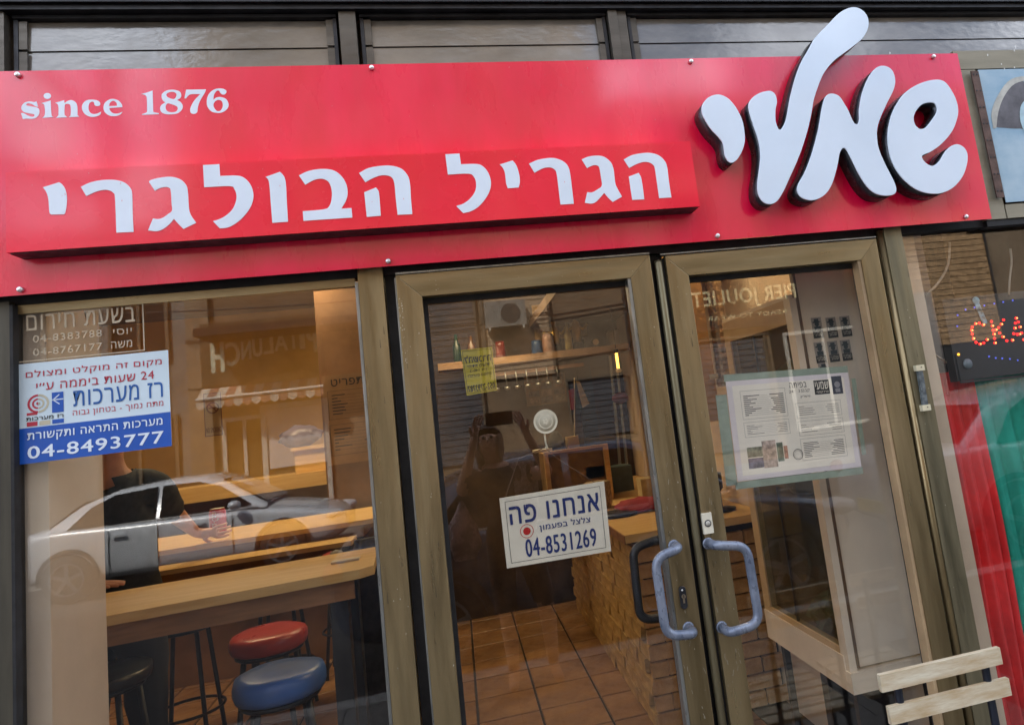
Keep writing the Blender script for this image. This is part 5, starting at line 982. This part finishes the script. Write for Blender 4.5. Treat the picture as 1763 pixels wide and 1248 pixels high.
for i, (x, y, z, r_, c_, lb) in enumerate(((1.30, .55, .662, .09, (.05, .09, .04), 'bunch of dark green leaves on the cabinet floor'), (1.28, .50, 1.509, .10, (.10, .14, .03), 'olive green melon on the top cabinet shelf'), (1.33, .70, 1.159, .07, (.06, .05, .03), 'dark bowl on the middle cabinet shelf'))):
    bm = bmesh.new(); bmesh.ops.create_icosphere(bm, subdivisions=3, radius=1)
    for v in bm.verts: v.co = Vector((x, y, z+r_*.8))+v.co*r_*Vector((1, 1, .8)).length/1.6*(1+(.5 if i == 0 else .12)*noise.noise(v.co*(4 if i == 0 else 2)))
    for v in bm.verts: v.co.z = max(v.co.z, z+.001)
    T(('leafy_bunch', 'green_melon', 'dark_bowl')[i], bm, mat('food_%d' % i, c_, .5, 0, .5, 25), lb, ('vegetable', 'melon', 'bowl')[i], smooth=(i > 0))
# portraits on the cabinet front
po_g = 'portrait prints on the cabinet front'
lay = [(u, v) for v in (566, 606) for u in (1402, 1429, 1456)]+[(1413, 645)]
names = ['upper row nearest the cabinet corner', 'upper row in the middle', 'upper row nearest the post', 'second row nearest the cabinet corner', 'second row in the middle', 'second row nearest the post', 'alone above the menu page']
for (u, v), nm in zip(lay, names):
    c0 = (1.236, 0.248, 1.771)
    pass
COLS = [(1.248, 0.248, 1.773), (1.303, 0.248, 1.768), (1.357, 0.248, 1.767), (1.243, 0.248, 1.687), (1.294, 0.248, 1.685), (1.343, 0.248, 1.684), (1.247, 0.248, 1.616)]
for (x, _, z), nm in zip(COLS, names):
    t = thing('portrait_print', (x, .248, z), 'small print of a man in a hat, '+nm, 'print', po_g)
    w, h = .019, .036; P('print_sheet', B(x-w, x+w, .2475, .2485, z-h, z+h), mat('pale_print', (.34, .30, .27), .5), t)
    bm = bmesh.new(); rect(bm, F(x-w, x+w, z-h, z-h*.30, .2474)); P('black_band', bm, BLACKI, t)
    bm = bmesh.new(); arc(bm, x, z+h*.35, 0, .0085, 0, 2*pi, .2471, 12); rect(bm, F(x-.015, x+.012, z+h*.48, z+h*.62, .2471)); rect(bm, F(x-.009, x+.008, z+h*.62, z+h*.86, .2471)); rect(bm, F(x-.012, x+.013, z-h*.28, z+h*.12, .2471)); P('portrait', bm, mat('teal_ink', (.02, .035, .045), .5), t)
    bm = bmesh.new(); put_text(bm, 'שמעי', F(x-w*.8, x+w*.8, z-h*.78, z-h*.40, .2468), .02, 0, True); P('print_words', bm, mat('pale_words', (.45, .42, .36), .5), t)
# wall piece and foil duct left of the cabinet
w0 = (1.135, 1.3, 1.822); w1 = (1.242, 1.3, 1.811)
T('tan_wall_pier', B(w0[0]-.08, (1.248, 1.3, 1.81)[0], 1.305, 1.40, 1.46, 2.9), mat('tan_wall', (.40, .22, .08), .7, 0, .1, 3), 'tan wall pier hanging above the counter behind the right door', 'wall')
bm = bmesh.new(); dx0 = (1.308, 1.3, 1.92); pts = []; rad = []
for k in range(60):
    t = k/59; pts.append((dx0[0]+.010*sin(t*4), 1.33, 1.62+1.2*t)); rad.append(.040+.003*(k % 2)+.002*noise.noise(Vector((t*20, 0, 0))))
tube(bm, pts, .04, 16, True, rad); T('foil_duct', bm, mat('foil', (.42, .32, .22), .30, .9, .3, 30, .5, 60), 'crinkled foil duct hanging beside the tan wall pier', 'duct')
mg = (1.242, 1.3, 1.673); T('fridge_label', (lambda b: b)(B(mg[0]-.022, mg[0]+.022, 1.298, 1.302, mg[2]-.012, mg[2]+.012)), mat('cream_label', (.5, .44, .36), .5), 'tiny cream label hanging at the foot of the tan wall pier', 'label')
# inner cover above counter, brown soffit
T('brown_soffit', B(.70, 1.49, 1.45, 4.2, 2.35, 2.42), mat('soffit_brown', (.09, .05, .022), .7, 0, .3, 3), 'brown panelled soffit above the brick counter', 'panel')
T('neighbour_backdrop_wall', B(1.57, 3.3, 1.6, 1.7, 0, 2.9), mat('dark_neighbour_wall', (.05, .05, .055), .8), 'dark rear wall of the neighbour shop window', 'wall')

# ================================================================ ACROSS THE STREET (seen in the glass)
YO = -12.8
def shutter(root, x0, x1, z0, z1, y, m, n, frame=None):
    f = P('shutter_frame', boxes((x0-.05, x0, y-.02, y+.05, z0, z1), (x1, x1+.05, y-.02, y+.05, z0, z1), (x0-.05, x1+.05, y-.02, y+.05, z1, z1+.05)), frame or m, root)
    h = (z1-z0)/n; me = None
    for k in range(n):
        bm = bmesh.new(); z = z0+k*h; vs = [(x0, y+.012, z+.004), (x1, y+.012, z+.004), (x1, y, z+h), (x0, y, z+h)]
        f4 = [bm.verts.new(p) for p in vs]; b4 = [bm.verts.new((p[0], p[1]-.012, p[2])) for p in vs]
        bm.faces.new(f4[::-1]); bm.faces.new(b4)
        for j in range(4): bm.faces.new((f4[j], f4[(j+1) % 4], b4[(j+1) % 4], b4[j]))
        bmesh.ops.recalc_face_normals(bm, faces=bm.faces); P('slat', bm, m, root, sub=f)
    return f
def window(root, x0, x1, z0, z1, y, fm, gm=None):
    w = P('window', boxes((x0, x0+.07, y, y+.06, z0, z1), (x1-.07, x1, y, y+.06, z0, z1), (x0+.07, x1-.07, y, y+.06, z1-.07, z1), (x0+.07, x1-.07, y, y+.06, z0, z0+.07), ((x0+x1)/2-.03, (x0+x1)/2+.03, y, y+.05, z0+.07, z1-.07)), fm, root)
    P('pane', B(x0+.07, x1-.07, y+.005, y+.015, z0+.07, z1-.07), gm or mat('dark_window', (.03, .035, .04), .12), root, sub=w); return w
WF = mat('white_window_frame', (.72, .68, .60), .5)
ob = thing('tall_building', (-.5, YO-3, 0), 'tall pale stone building across the street with a pita lunch counter at ground level', 'building')
P('wall', B(-4.85, 3.85, YO-6, YO, 0, 13.5), JERU, ob)
each('pier', ((-4.85, -4.45, YO, YO+.10, 0, 13.5), (-1.62, -1.18, YO, YO+.08, 0, 4.2),), mat('pier_stone', (.34, .25, .16), .8, 0, .2, 2), ob)
P('eave', B(-4.4, -1.2, YO, YO+1.1, 3.72, 3.86), mat('dark_eave', (.03, .03, .032), .8), ob)
P('cornice', B(-4.85, 3.85, YO, YO+.18, 5.0, 5.2), JERU, ob)
rr = random.Random(6)
for fl_ in range(3):
    for x in (-4.0, -2.1, -.2, 1.7): window(ob, x, x+1.2, 6.0+fl_*2.6, 7.5+fl_*2.6, YO, mat('dull_window_frame', (.20, .15, .10), .7), mat('dull_shutter_panel', (.15, .11, .075), .6))
# shopfront: pale frames, white panel
a = (-4.308, -12.7, 0.885); b_ = (-3.533, -12.7, 2.266); window(ob, a[0], b_[0], .55, b_[2], YO+.02, WF, mat('amber_glass', (.20, .11, .04), .2))
a = (-3.529, -12.7, 1.22); b_ = (-2.505, -12.7, 2.337)
P('white_panel', B(a[0], b_[0], YO+.02, YO+.05, a[2], b_[2]), mat('white_panel', (.80, .72, .68), .5, 0, .06, 3), ob)
P('door_frame', boxes((a[0]-.10, a[0]-.01, YO, YO+.07, 0, b_[2]+.1), (b_[0]+.01, b_[0]+.09, YO, YO+.07, 0, b_[2]+.1), (a[0]-.01, b_[0]+.01, YO, YO+.07, b_[2]+.01, b_[2]+.1)), WF, ob)
P('lower_panel', B(a[0], b_[0], YO+.02, YO+.05, .1, a[2]-.08), mat('brown_lower_panel', (.16, .10, .05), .6), ob)
# awning with scalloped edge
aw = thing('striped_awning', (-3.0, YO+.4, 2.6), 'red and white scalloped awning over the pita counter across the street', 'awning')
a = (-4.597, -12.3, 2.626); b_ = (-2.392, -12.3, 2.685); n = 14; w = (b_[0]-a[0])/n
for k in range(n):
    x = a[0]+k*w; bm = bmesh.new(); z = a[2]
    top = [(x, YO, z+.30), (x+w, YO, z+.30), (x+w, YO+.5, z), (x, YO+.5, z)]; sc_ = [(x+w, YO+.5, z-.12), (x+w*.75, YO+.5, z-.165), (x+w*.5, YO+.5, z-.18), (x+w*.25, YO+.5, z-.165), (x, YO+.5, z-.12)]
    v = [bm.verts.new(p) for p in top]; s_ = [bm.verts.new(p) for p in sc_]
    bm.faces.new(v); bm.faces.new([v[3], v[2]]+s_)
    o = P('stripe', bm, mat('awning_red', (.38, .20, .14), .7) if k % 2 else mat('awning_white', (.62, .56, .47), .7), aw); md = o.modifiers.new('cloth', 'SOLIDIFY'); md.thickness = .01
bm = bmesh.new(); tube(bm, [(a[0], YO+.5, a[2]+.01), (b_[0], YO+.5, a[2]+.01)], .03, 8); P('front_bar', bm, WF, aw)
# pita sign
ps = thing('pita_sign', (-3.0, YO+.1, 3.0), 'pita lunch sign with pale letters over a pita picture across the street', 'sign')
a = (-4.603, -12.65, 2.834); b_ = (-2.429, -12.65, 3.85)
Q = G(a[0], b_[0], a[2]-.0, b_[2]+.25, YO+.12); P('sign_board', sheet(Q, .08), mat('olive_board', (.12, .085, .045), .6, 0, .4, 4), ps)
PCOL = mat('pale_green_letter', (.75, .80, .62), .5)
xs0 = b_[0]-.08; total = (b_[0]-a[0])-.22; x = xs0
for ch, w_, h_, dz, bo in (('P', .10, .52, 0, .05), ('I', .05, .34, .1, .05), ('T', .09, .34, .12, .05), ('A', .12, .34, .12, .05), ('L', .09, .34, .10, .05), ('U', .09, .34, .08, .05), ('N', .09, .34, .06, .05), ('C', .13, .44, -.02, .05), ('H', .12, .56, -.10, .06)):
    ww = w_*total/.98; bm = bmesh.new(); z0 = a[2]+.42+dz+.10*(1-(xs0-x)/total*1.2); put_text(bm, ch, G(x-ww, x, z0, z0+h_, YO+.125), bo, .002); P('letter', bm, PCOL, ps); x -= ww+.02
bm = fill2d([smooth_loop([(-3.9, 2.62), (-3.5, 2.60), (-3.0, 2.60), (-2.5, 2.66), (-2.45, 2.86), (-2.8, 3.02), (-3.2, 2.98), (-3.7, 2.92), (-3.95, 2.78)], 4)], .01); bmesh.ops.translate(bm, verts=bm.verts, vec=(0, YO+.13, 0)); P('pita_picture', bm, mat('pita_tan', (.40, .26, .13), .6, 0, .4, 9), ps)
# shutters and siding of the next unit
shutter(ob, -.9, .55, .8, 4.6, YO+.03, mat('grey_shutter', (.10, .105, .12), .5), 30, mat('dull_window_frame', (.20, .15, .10), .7))
a = (1.172, -12.7, 1.813); b_ = (2.782, -12.7, 3.581); shutter(ob, .75, 2.1, 2.4, 4.9, YO+.03, mat('tan_siding', (.62, .44, .28), .6), 14, mat('dull_window_frame', (.20, .15, .10), .7))
shutter(ob, 2.35, 3.6, 1.0, 2.2, YO+.03, mat('grey_shutter', (.10, .105, .12), .5), 10, mat('dull_window_frame', (.20, .15, .10), .7))
ac = thing('air_conditioner', (.8, YO+.3, 4.2), 'white air conditioner unit on brackets beside the grey shutter across the street', 'air conditioner')
a = (0.77, -12.3, 3.444); b_ = (1.599, -12.3, 3.972)
P('casing', B(a[0], b_[0], YO+.08, YO+.45, a[2], b_[2]), mat('dull_casing', (.36, .33, .29), .5), ac, bevel=.02)
bm = bmesh.new(); lathe(bm, [(.0001, .0), (.20, 0), (.20, .01), (.0001, .01)], ((a[0]+b_[0])/2+.1, YO+.452, (a[2]+b_[2])/2), 24, 'y'); P('fan_grille', bm, mat('fan_dark', (.10, .08, .07), .6), ac)
each('bracket', ((a[0]+.05, a[0]+.09, YO, YO+.45, a[2]-.06, a[2]-.001), (b_[0]-.09, b_[0]-.05, YO, YO+.45, a[2]-.06, a[2]-.001),), WF, ac)
# right hand building, lower
ob2 = thing('low_building', (8, YO-3, 0), 'lower stone shop building across the street with a gold lettered shop sign', 'building')
P('wall', B(4.0, 15, YO-6, YO+.15, 0, 8.35), mat('warm_stone', (.24, .17, .11), .85, 0, .2, 1.2, .3, 12, col2=(.36, .27, .18)), ob2)
P('dark_reflection_sheet', B(7.0, 14.8, YO+.151, YO+.158, 0, 2.9), mat('dark_reflection_glass', (.03, .032, .036), .15), ob2)  # added dark sheet, keeps the street reflection over the LED sign dark
P('sign_band', B(4.05, 9.5, YO+.15, YO+.30, 2.9, 4.1), mat('dark_sign_band', (.025, .025, .03), .4), ob2)
a = (5.239, -12.45, 3.303); b_ = (7.723, -12.45, 3.589)
bm = bmesh.new(); put_text(bm, 'PIER JOULIET', G(a[0], b_[0], 3.35, 3.78, YO+.31), .035, .002); put_text(bm, 'READY TO WEAR', G(a[0]+.3, b_[0]-.3, 3.12, 3.22, YO+.31), .01, .002); P('lettering', bm, mat('gold_letters', (.90, .82, .50), .4), ob2)
shutter(ob2, 4.4, 6.8, .3, 2.7, YO+.18, mat('grey_roller', (.16, .16, .17), .5), 18, mat('dull_window_frame', (.20, .15, .10), .7))
window(ob2, 7.3, 9.2, .5, 2.7, YO+.16, WF); 
rr = random.Random(8)
for fl_ in range(2):
    for x in (4.8, 7.2, 9.6, 12): window(ob2, x, x+1.2, 4.7+fl_*1.9, 6.0+fl_*1.9, YO+.15, mat('dull_window_frame', (.20, .15, .10), .7))
a = (10.438, -12.6, 2.544); b_ = (12.983, -12.6, 4.368)
shutter(ob2, a[0], b_[0], 2.0, 5.2, YO+.19, mat('wood_lath', (.52, .33, .17), .7, 0, .3, 8), 22, mat('dark_frame', (.05, .05, .05), .6))
T('concrete_pillar', B(10.2, 10.7, YO+.2, YO+.9, 0, 3.2), JERU2, 'concrete pillar at the far end of the low building', 'pillar')
ob3 = thing('far_house', (-9, YO-4, 0), 'low plastered house across the street left of the tall building', 'building')
P('wall', B(-16, -4.95, YO-7, YO-1, 0, 6.2), JERU2, ob3); P('roof_edge', B(-16.1, -4.94, YO-7.1, YO-.9, 6.21, 6.4), KERB, ob3)
for x in (-14, -11.4, -8.8, -6.6): window(ob3, x, x+1.1, 3.6, 5.0, YO-1, mat('dull_window_frame', (.20, .15, .10), .7))
for x in (-13, -9.5, -6.8): window(ob3, x, x+1.4, .8, 2.5, YO-1, mat('dull_window_frame', (.20, .15, .10), .7))
T('roof_gantry', (lambda b: (bar(b, (-6.55, YO-1.3, 6.0), (-6.55, YO-1.3, 11.5), .34, .3), bar(b, (-6.5, YO-1.3, 8.6), (-9.2, YO-1.3, 11.6), .34, .3), bar(b, (-6.5, YO-1.3, 7.2), (-10.2, YO-1.3, 8.6), .30, .3), b)[-1])(bmesh.new()), mat('dark_gantry', (.05, .05, .05), .6), 'dark steel gantry with slanting struts on the roof of the low plastered house', 'gantry')
for i, (z0, sag) in enumerate(((4.6, .25), (4.9, .35), (4.3, .3))):
    bm = bmesh.new(); tube(bm, [(-6+12*k/16, YO+.6+.2*i, z0-sag*4*(k/16)*(1-k/16)+.3*k/16) for k in range(17)], .015, 6); T('overhead_cable', bm, BLACKI, ('middle', 'highest', 'lowest')[i]+' black overhead cable strung along the facades across the street', 'cable', 'overhead cables')

# ---------------------------------------------------------------- cars
def car(name, x0, L, yc, face_right, colr, label, H=1.46, W=1.76, z0=-.12, back=False):
    """saloon car lofted from cross sections, nose towards +x if face_right"""
    t = thing(name, (x0+L/2, yc, z0), label, 'car', 'cars parked along the street')
    paint = mat('paint_'+name+colr[0], colr[1], .22, .12, .03, 5, coat=.8, spec=.6)
    dark = mat('car_glass', (.012, .014, .017), .06); trim = BLACKP; sg_ = 1 if face_right else -1
    # (x fraction from tail, sill z, belt z, half width)
    st_ = [(.0, .50, .78, .62), (.015, .34, .90, .76), (.05, .24, .97, .83), (.16, .20, .99, .87), (.30, .20, .955, .88), (.5, .20, .935, .88), (.66, .20, .93, .88), (.74, .20, .90, .875), (.86, .21, .83, .86), (.95, .25, .74, .80), (.985, .32, .66, .70), (1.0, .42, .58, .58)]
    bm = bmesh.new(); rings = []
    for f, zs_, zb, hw in st_:
        x = (f-.5)*L*sg_; k = W/1.76; hw *= k
        pr = [(-hw*.86, zs_), (-hw*.985, zs_+.10), (-hw, zs_+(zb-zs_)*.55), (-hw*.975, zb-.06), (-hw*.90, zb), (-hw*.5, zb+.035), (0, zb+.045), (hw*.5, zb+.035), (hw*.90, zb), (hw*.975, zb-.06), (hw, zs_+(zb-zs_)*.55), (hw*.985, zs_+.10), (hw*.86, zs_)]
        rings.append([bm.verts.new((x, y, z*H/1.46)) for y, z in pr])
    for a, b in zip(rings, rings[1:]):
        for k in range(len(a)-1): bm.faces.new((a[k], a[k+1], b[k+1], b[k]))
        bm.faces.new((a[-1], a[0], b[0], b[-1]))
    bm.faces.new(rings[0]); bm.faces.new(rings[-1][::-1]); bmesh.ops.recalc_face_normals(bm, faces=bm.faces)
    body_ = mesh_obj('body', bm, paint, t, True); md = body_.modifiers.new('smooth', 'SUBSURF'); md.levels = 2; md.render_levels = 2
    # greenhouse
    gs = [(.10, .96, .60, .02), (.20, 1.26, .60, 1), (.30, 1.405, .60, 1), (.45, 1.455, .61, 1), (.56, 1.44, .61, 1), (.63, 1.33, .62, 1), (.76, .94, .66, .02)]
    bm = bmesh.new(); rings = []
    for f, zr, hw, _ in gs:
        x = (f-.5)*L*sg_; zr *= H/1.46; zb = .92*H/1.46; lo = .79*W/1.76; hi = lo-(zr-zb)*.42
        rings.append([bm.verts.new((x, y, z)) for y, z in ((-lo, zb-.02), (-hi, zr-.04), (-hi*.85, zr), (0, zr+.02), (hi*.85, zr), (hi, zr-.04), (lo, zb-.02))])
    for a, b in zip(rings, rings[1:]):
        for k in range(6): bm.faces.new((a[k], a[k+1], b[k+1], b[k]))
    bmesh.ops.recalc_face_normals(bm, faces=bm.faces); cab = mesh_obj('cabin', bm, paint, t, True)
    # side windows, windscreen, rear window set proud of the cabin
    for s in (-1, 1):
        lo = .79*W/1.76
        def side(f, z): zz = z*H/1.46; return Vector(((f-.5)*L*sg_, s*(lo-(zz-.92*H/1.46)*.42+.012), zz))
        for poly in (((.175, .965), (.235, 1.22), (.30, 1.345), (.425, 1.385), (.425, .955)), ((.44, .955), (.44, 1.385), (.55, 1.375), (.62, 1.27), (.715, .975), (.70, .95))):
            bm = bmesh.new(); v = [bm.verts.new(side(*p)) for p in poly]; bm.faces.new(v); o = mesh_obj('side_window', bm, dark, t); md = o.modifiers.new('thickness', 'SOLIDIFY'); md.thickness = .006
        bm = bmesh.new(); tube(bm, [side(.165, .945), side(.45, .94), side(.735, .93)], .012, 6); mesh_obj('chrome_strip', bm, SCREW, t)
        for f in (.33, .56):
            bm = bmesh.new(); p = Vector(((f-.5)*L*sg_, s*.885*W/1.76, .80*H/1.46)); box(bm, p.x-.08, p.x+.08, p.y-.02, p.y+.02, p.z-.015, p.z+.015); mesh_obj('door_handle', bm, paint, t)
        for f in (.30, .44, .66):
            bm = bmesh.new(); tube(bm, [((f-.5)*L*sg_, s*.872*W/1.76, .30), ((f-.5)*L*sg_, s*.884*W/1.76, .6), ((f-.5)*L*sg_, s*.868*W/1.76, .88)], .005, 5); mesh_obj('door_seam', bm, BLACK, t)
        bm = bmesh.new(); bmesh.ops.create_uvsphere(bm, u_segments=14, v_segments=8, radius=1)
        for v in bm.verts: v.co = Vector(((.675-.5)*L*sg_+v.co.x*.09, s*.97*W/1.76+v.co.y*.09, 1.0*H/1.46+v.co.z*.065))
        mesh_obj('mirror', bm, paint, t, True)
        for f in (.185, .81):
            cx_ = (f-.5)*L*sg_; bm = bmesh.new(); lathe(bm, [(.0001, -.10), (.30, -.10), (.325, -.06), (.325, .06), (.30, .10), (.0001, .10)], (cx_, s*.80*W/1.76, .325), 30, 'y'); wh = mesh_obj('wheel', bm, BLACK, t, True)
            bm = bmesh.new(); lathe(bm, [(.0001, s*.03), (.05, s*.04), (.20, s*.015), (.215, s*.03), (.225, 0)], (cx_, s*.80*W/1.76+s*.09, .325), 24, 'y')
            bm.free(); bm = bmesh.new(); yy = s*(.80*W/1.76+.105)
            lathe(bm, [(.195, -.012), (.215, -.012), (.215, .012), (.195, .012), (.195, -.012)], (cx_, yy, .325), 26, 'y'); lathe(bm, [(.0001, -.015), (.045, -.015), (.045, .015), (.0001, .015)], (cx_, yy, .325), 12, 'y')
            for k in range(5):
                a = 2*pi*k/5+.3; bar(bm, (cx_+.03*cos(a), yy, .325+.03*sin(a)), (cx_+.2*cos(a), yy, .325+.2*sin(a)), .045, .02, Vector((0, 1, 0)))
            mesh_obj('rim', bm, mat('dull_alloy', (.32, .33, .35), .35, .6), wh)
            bm = bmesh.new(); lathe(bm, [(.33, s*0), (.375, s*.0), (.375, s*-.05), (.33, s*-.05)], (cx_, s*.893*W/1.76, .345), 30, 'y')
            bmesh.ops.delete(bm, geom=[v for v in bm.verts if v.co.z < .22], context='VERTS'); mesh_obj('wheel_arch', bm, BLACK, t, True)
    for f0, z0_, f1, z1_, nm in ((.615, 1.35, .755, .965, 'windscreen'), (.205, 1.28, .115, .985, 'rear_window')):
        bm = bmesh.new(); q = []
        for f, z, hw in ((f0, z0_, .52), (f0, z0_, -.52), (f1, z1_, -.66), (f1, z1_, .66)):
            q.append(bm.verts.new(((f-.5)*L*sg_+(.012*sg_ if f0 > .5 else -.012*sg_), hw*W/1.76, (z+.02)*H/1.46)))
        bm.faces.new(q); o = mesh_obj(nm, bm, dark, t); md = o.modifiers.new('thickness', 'SOLIDIFY'); md.thickness = .006
    for s in (-1, 1):
        for f, z, c_, nm in ((.965, .66, (.55, .55, .58), 'headlight'), (.018, .80, (.40, .02, .02), 'tail_light')):
            bm = bmesh.new(); bmesh.ops.create_uvsphere(bm, u_segments=16, v_segments=10, radius=1)
            for v in bm.verts: v.co = Vector(((f-.5)*L*sg_+v.co.x*(.17 if f > .5 else .10), s*.64*W/1.76+v.co.y*.17, z*H/1.46+v.co.z*.075))
            mesh_obj(nm, bm, mat('lens_'+nm, c_, .1), t, True)
    for f, c_ in ((1.0, 1), (.0, -1)):
        x = (f-.5)*L*sg_+.012*c_*sg_; bm = bmesh.new(); box(bm, x-.01, x+.01, -.26, .26, .42, .53); pl = mesh_obj('number_plate', bm, mat('yellow_plate', (.55, .42, .03), .5), t)
    bm = bmesh.new(); x = (.993-.5)*L*sg_; box(bm, x-.03, x+.03, -.45, .45, .53, .61); mesh_obj('grille', bm, BLACK, t)
    return t
car('silver_saloon', -6.1, 4.35, -10.15, True, ('silver', (.72, .76, .82)), 'silver saloon parked on the far side of the street, mirrored in the left window')
car('dark_hatchback', -1.0, 4.15, -4.15, True, ('blue', (.05, .085, .16)), 'dark blue car parked at the near kerb behind the photographer')
car('white_saloon', 3.75, 4.6, -4.15, True, ('white', (.86, .87, .90)), 'white saloon parked at the near kerb in front of the dark blue car')

# ================================================================ PHOTOGRAPHER (seen in the door glass)
pg = thing('person', (.25, -2.45, 0), 'woman in a black top raising both hands with a phone, mirrored in the door', 'person')
def M(p, Y=2.42): return (p[0], -p[1], p[2])
J = {}; Bn = []
def RR(p): return p
J['pelvis'] = ((.27, -2.50, .88), (.150, .110)); J['waist'] = ((.25, -2.50, 1.02), (.140, .100)); J['chest'] = ((.23, -2.49, 1.17), (.150, .100)); J['upper'] = ((.22, -2.48, 1.27), (.115, .070)); J['neck'] = ((.20, -2.47, 1.345), (.046, .046)); J['throat'] = ((.19, -2.45, 1.39), (.050, .055)); J['skull'] = ((.18, -2.43, 1.465), (.066, .080)); J['crown'] = ((.18, -2.44, 1.525), (.058, .068))
Bn = [('pelvis', 'waist'), ('waist', 'chest'), ('chest', 'upper'), ('upper', 'neck'), ('neck', 'throat'), ('throat', 'skull'), ('skull', 'crown')]
for s, nm in ((-1, 'l'), (1, 'r')):
    J[nm+'hip'] = ((.27+s*.09, -2.50, .82), .085); J[nm+'knee'] = ((.31+s*.12, -2.48, .46), .055); J[nm+'calf'] = ((.32+s*.12, -2.51, .30), .052); J[nm+'ankle'] = ((.32+s*.12, -2.50, .085), .034); J[nm+'toe'] = ((.32+s*.14, -2.34, .045), .030)
    Bn += [('pelvis', nm+'hip'), (nm+'hip', nm+'knee'), (nm+'knee', nm+'calf'), (nm+'calf', nm+'ankle'), (nm+'ankle', nm+'toe')]
J['lsh'] = ((.06, -2.47, 1.25), .056); J['lel'] = ((-.01, -2.32, 1.20), .042); lw = (.09, -2.17, 1.50); J['lwr'] = (lw, (.024, .028)); Bn += [('upper', 'lsh'), ('lsh', 'lel'), ('lel', 'lwr'), ('lwr', 'lpalm')]
hand_chain(J, Bn, lw, (.28, .12, 1), (.6, .6, 0), 1, 'l', .95, .25)
J['rsh'] = ((.38, -2.47, 1.25), .056); J['rel'] = ((.52, -2.33, 1.24), .042); rw = (.395, -2.17, 1.50); J['rwr'] = (rw, (.024, .028)); Bn += [('upper', 'rsh'), ('rsh', 'rel'), ('rel', 'rwr'), ('rwr', 'rpalm')]
hand_chain(J, Bn, rw, (-.38, .12, 1), (-.6, .6, 0), -1, 'r', .95, .25)
pb = skin_body('body', J, Bn, None, SKIN_L, pg, 2)
clothing(pb, pg, 'top', BLKSHIRT, lambda c: .80 < c.z < 1.30 and (abs(c.x-.22) < .20 or c.y < -2.42), .012)
clothing(pb, pg, 'shorts', mat('dark_shorts', (.02, .02, .03), .9), lambda c: .47 < c.z <= .84, .014)
bm = bmesh.new(); bmesh.ops.create_uvsphere(bm, u_segments=20, v_segments=14, radius=1)
for v in bm.verts: v.co = Vector((.18+v.co.x*.098*(1+.12*noise.noise(v.co*5)), -2.470+v.co.y*.092, 1.465+v.co.z*(.112 if v.co.z > 0 else .22)))
bmesh.ops.delete(bm, geom=[v for v in bm.verts if v.co.y > -2.42 and v.co.z < 1.535 and abs(v.co.x-.18) < .050], context='VERTS')
P('hair', bm, mat('dark_brown_hair', (.10, .045, .022), .6), pg, True)
face(pg, (.18, -2.445, 1.462), (-.05, 1, .35), .024, SKIN_L)
for ch_ in list(pg.children):
    if ch_.name.startswith('ear'): bpy.data.objects.remove(ch_)
    elif ch_.name.startswith('eye'): ch_.data.transform(Matrix.Translation((0, -.006, 0)))
pc = thing('phone', (.24, -2.09, 1.60), 'black phone held up by the woman in the black top', 'phone')
P('phone_body', B(.165, .32, -2.115, -2.106, 1.565, 1.642), BLACKP, pc, bevel=.003)
bm = bmesh.new(); lathe(bm, [(.0001, .003), (.006, .003), (.007, 0)], (.18, -2.106, 1.628), 12, 'y'); P('phone_camera', bm, BLACK, pc)
sb = bmesh.new(); lathe(sb, [(.0001, 0), (.07, 0), (.095, .08), (.085, .20), (.05, .26), (.012, .34), (.0001, .34)], (-.02, -2.42, .80), 18, 'z', 1, .5)
for v in sb.verts: v.co += Vector((noise.noise(v.co*14), noise.noise(v.co*14+Vector((5, 0, 0))), 0))*.02
T('shopping_bag', sb, mat('pink_white_bag', (.42, .28, .28), .5, 0, .4, 14, cthr=(.45, .55)), 'pink and white shopping bag hanging from the elbow of the woman', 'bag', smooth=True)
# dress in pale folds beside the arms
for s, x, lb in ((0, .36, 'pale patterned shawl end draped over the right shoulder of the woman'),):
    bm = bmesh.new(); rows = []
    for j in range(16):
        t = j/15; rows.append([bm.verts.new((x+.02*sin(t*4)+(k-4)*.018, -2.40+.02*sin(k*1.7+t*3)+.05*t*(1-t), 1.33-.42*t)) for k in range(9)])
    for a_, b2 in zip(rows, rows[1:]):
        for k in range(8): bm.faces.new((a_[k], a_[k+1], b2[k+1], b2[k]))
    o = T('patterned_shawl', bm, mat('pale_pattern', (.40, .32, .32), .8, 0, .5, 40), lb, 'shawl', smooth=True); md = o.modifiers.new('cloth', 'SOLIDIFY'); md.thickness = .004
print('objects', len(bpy.data.objects))
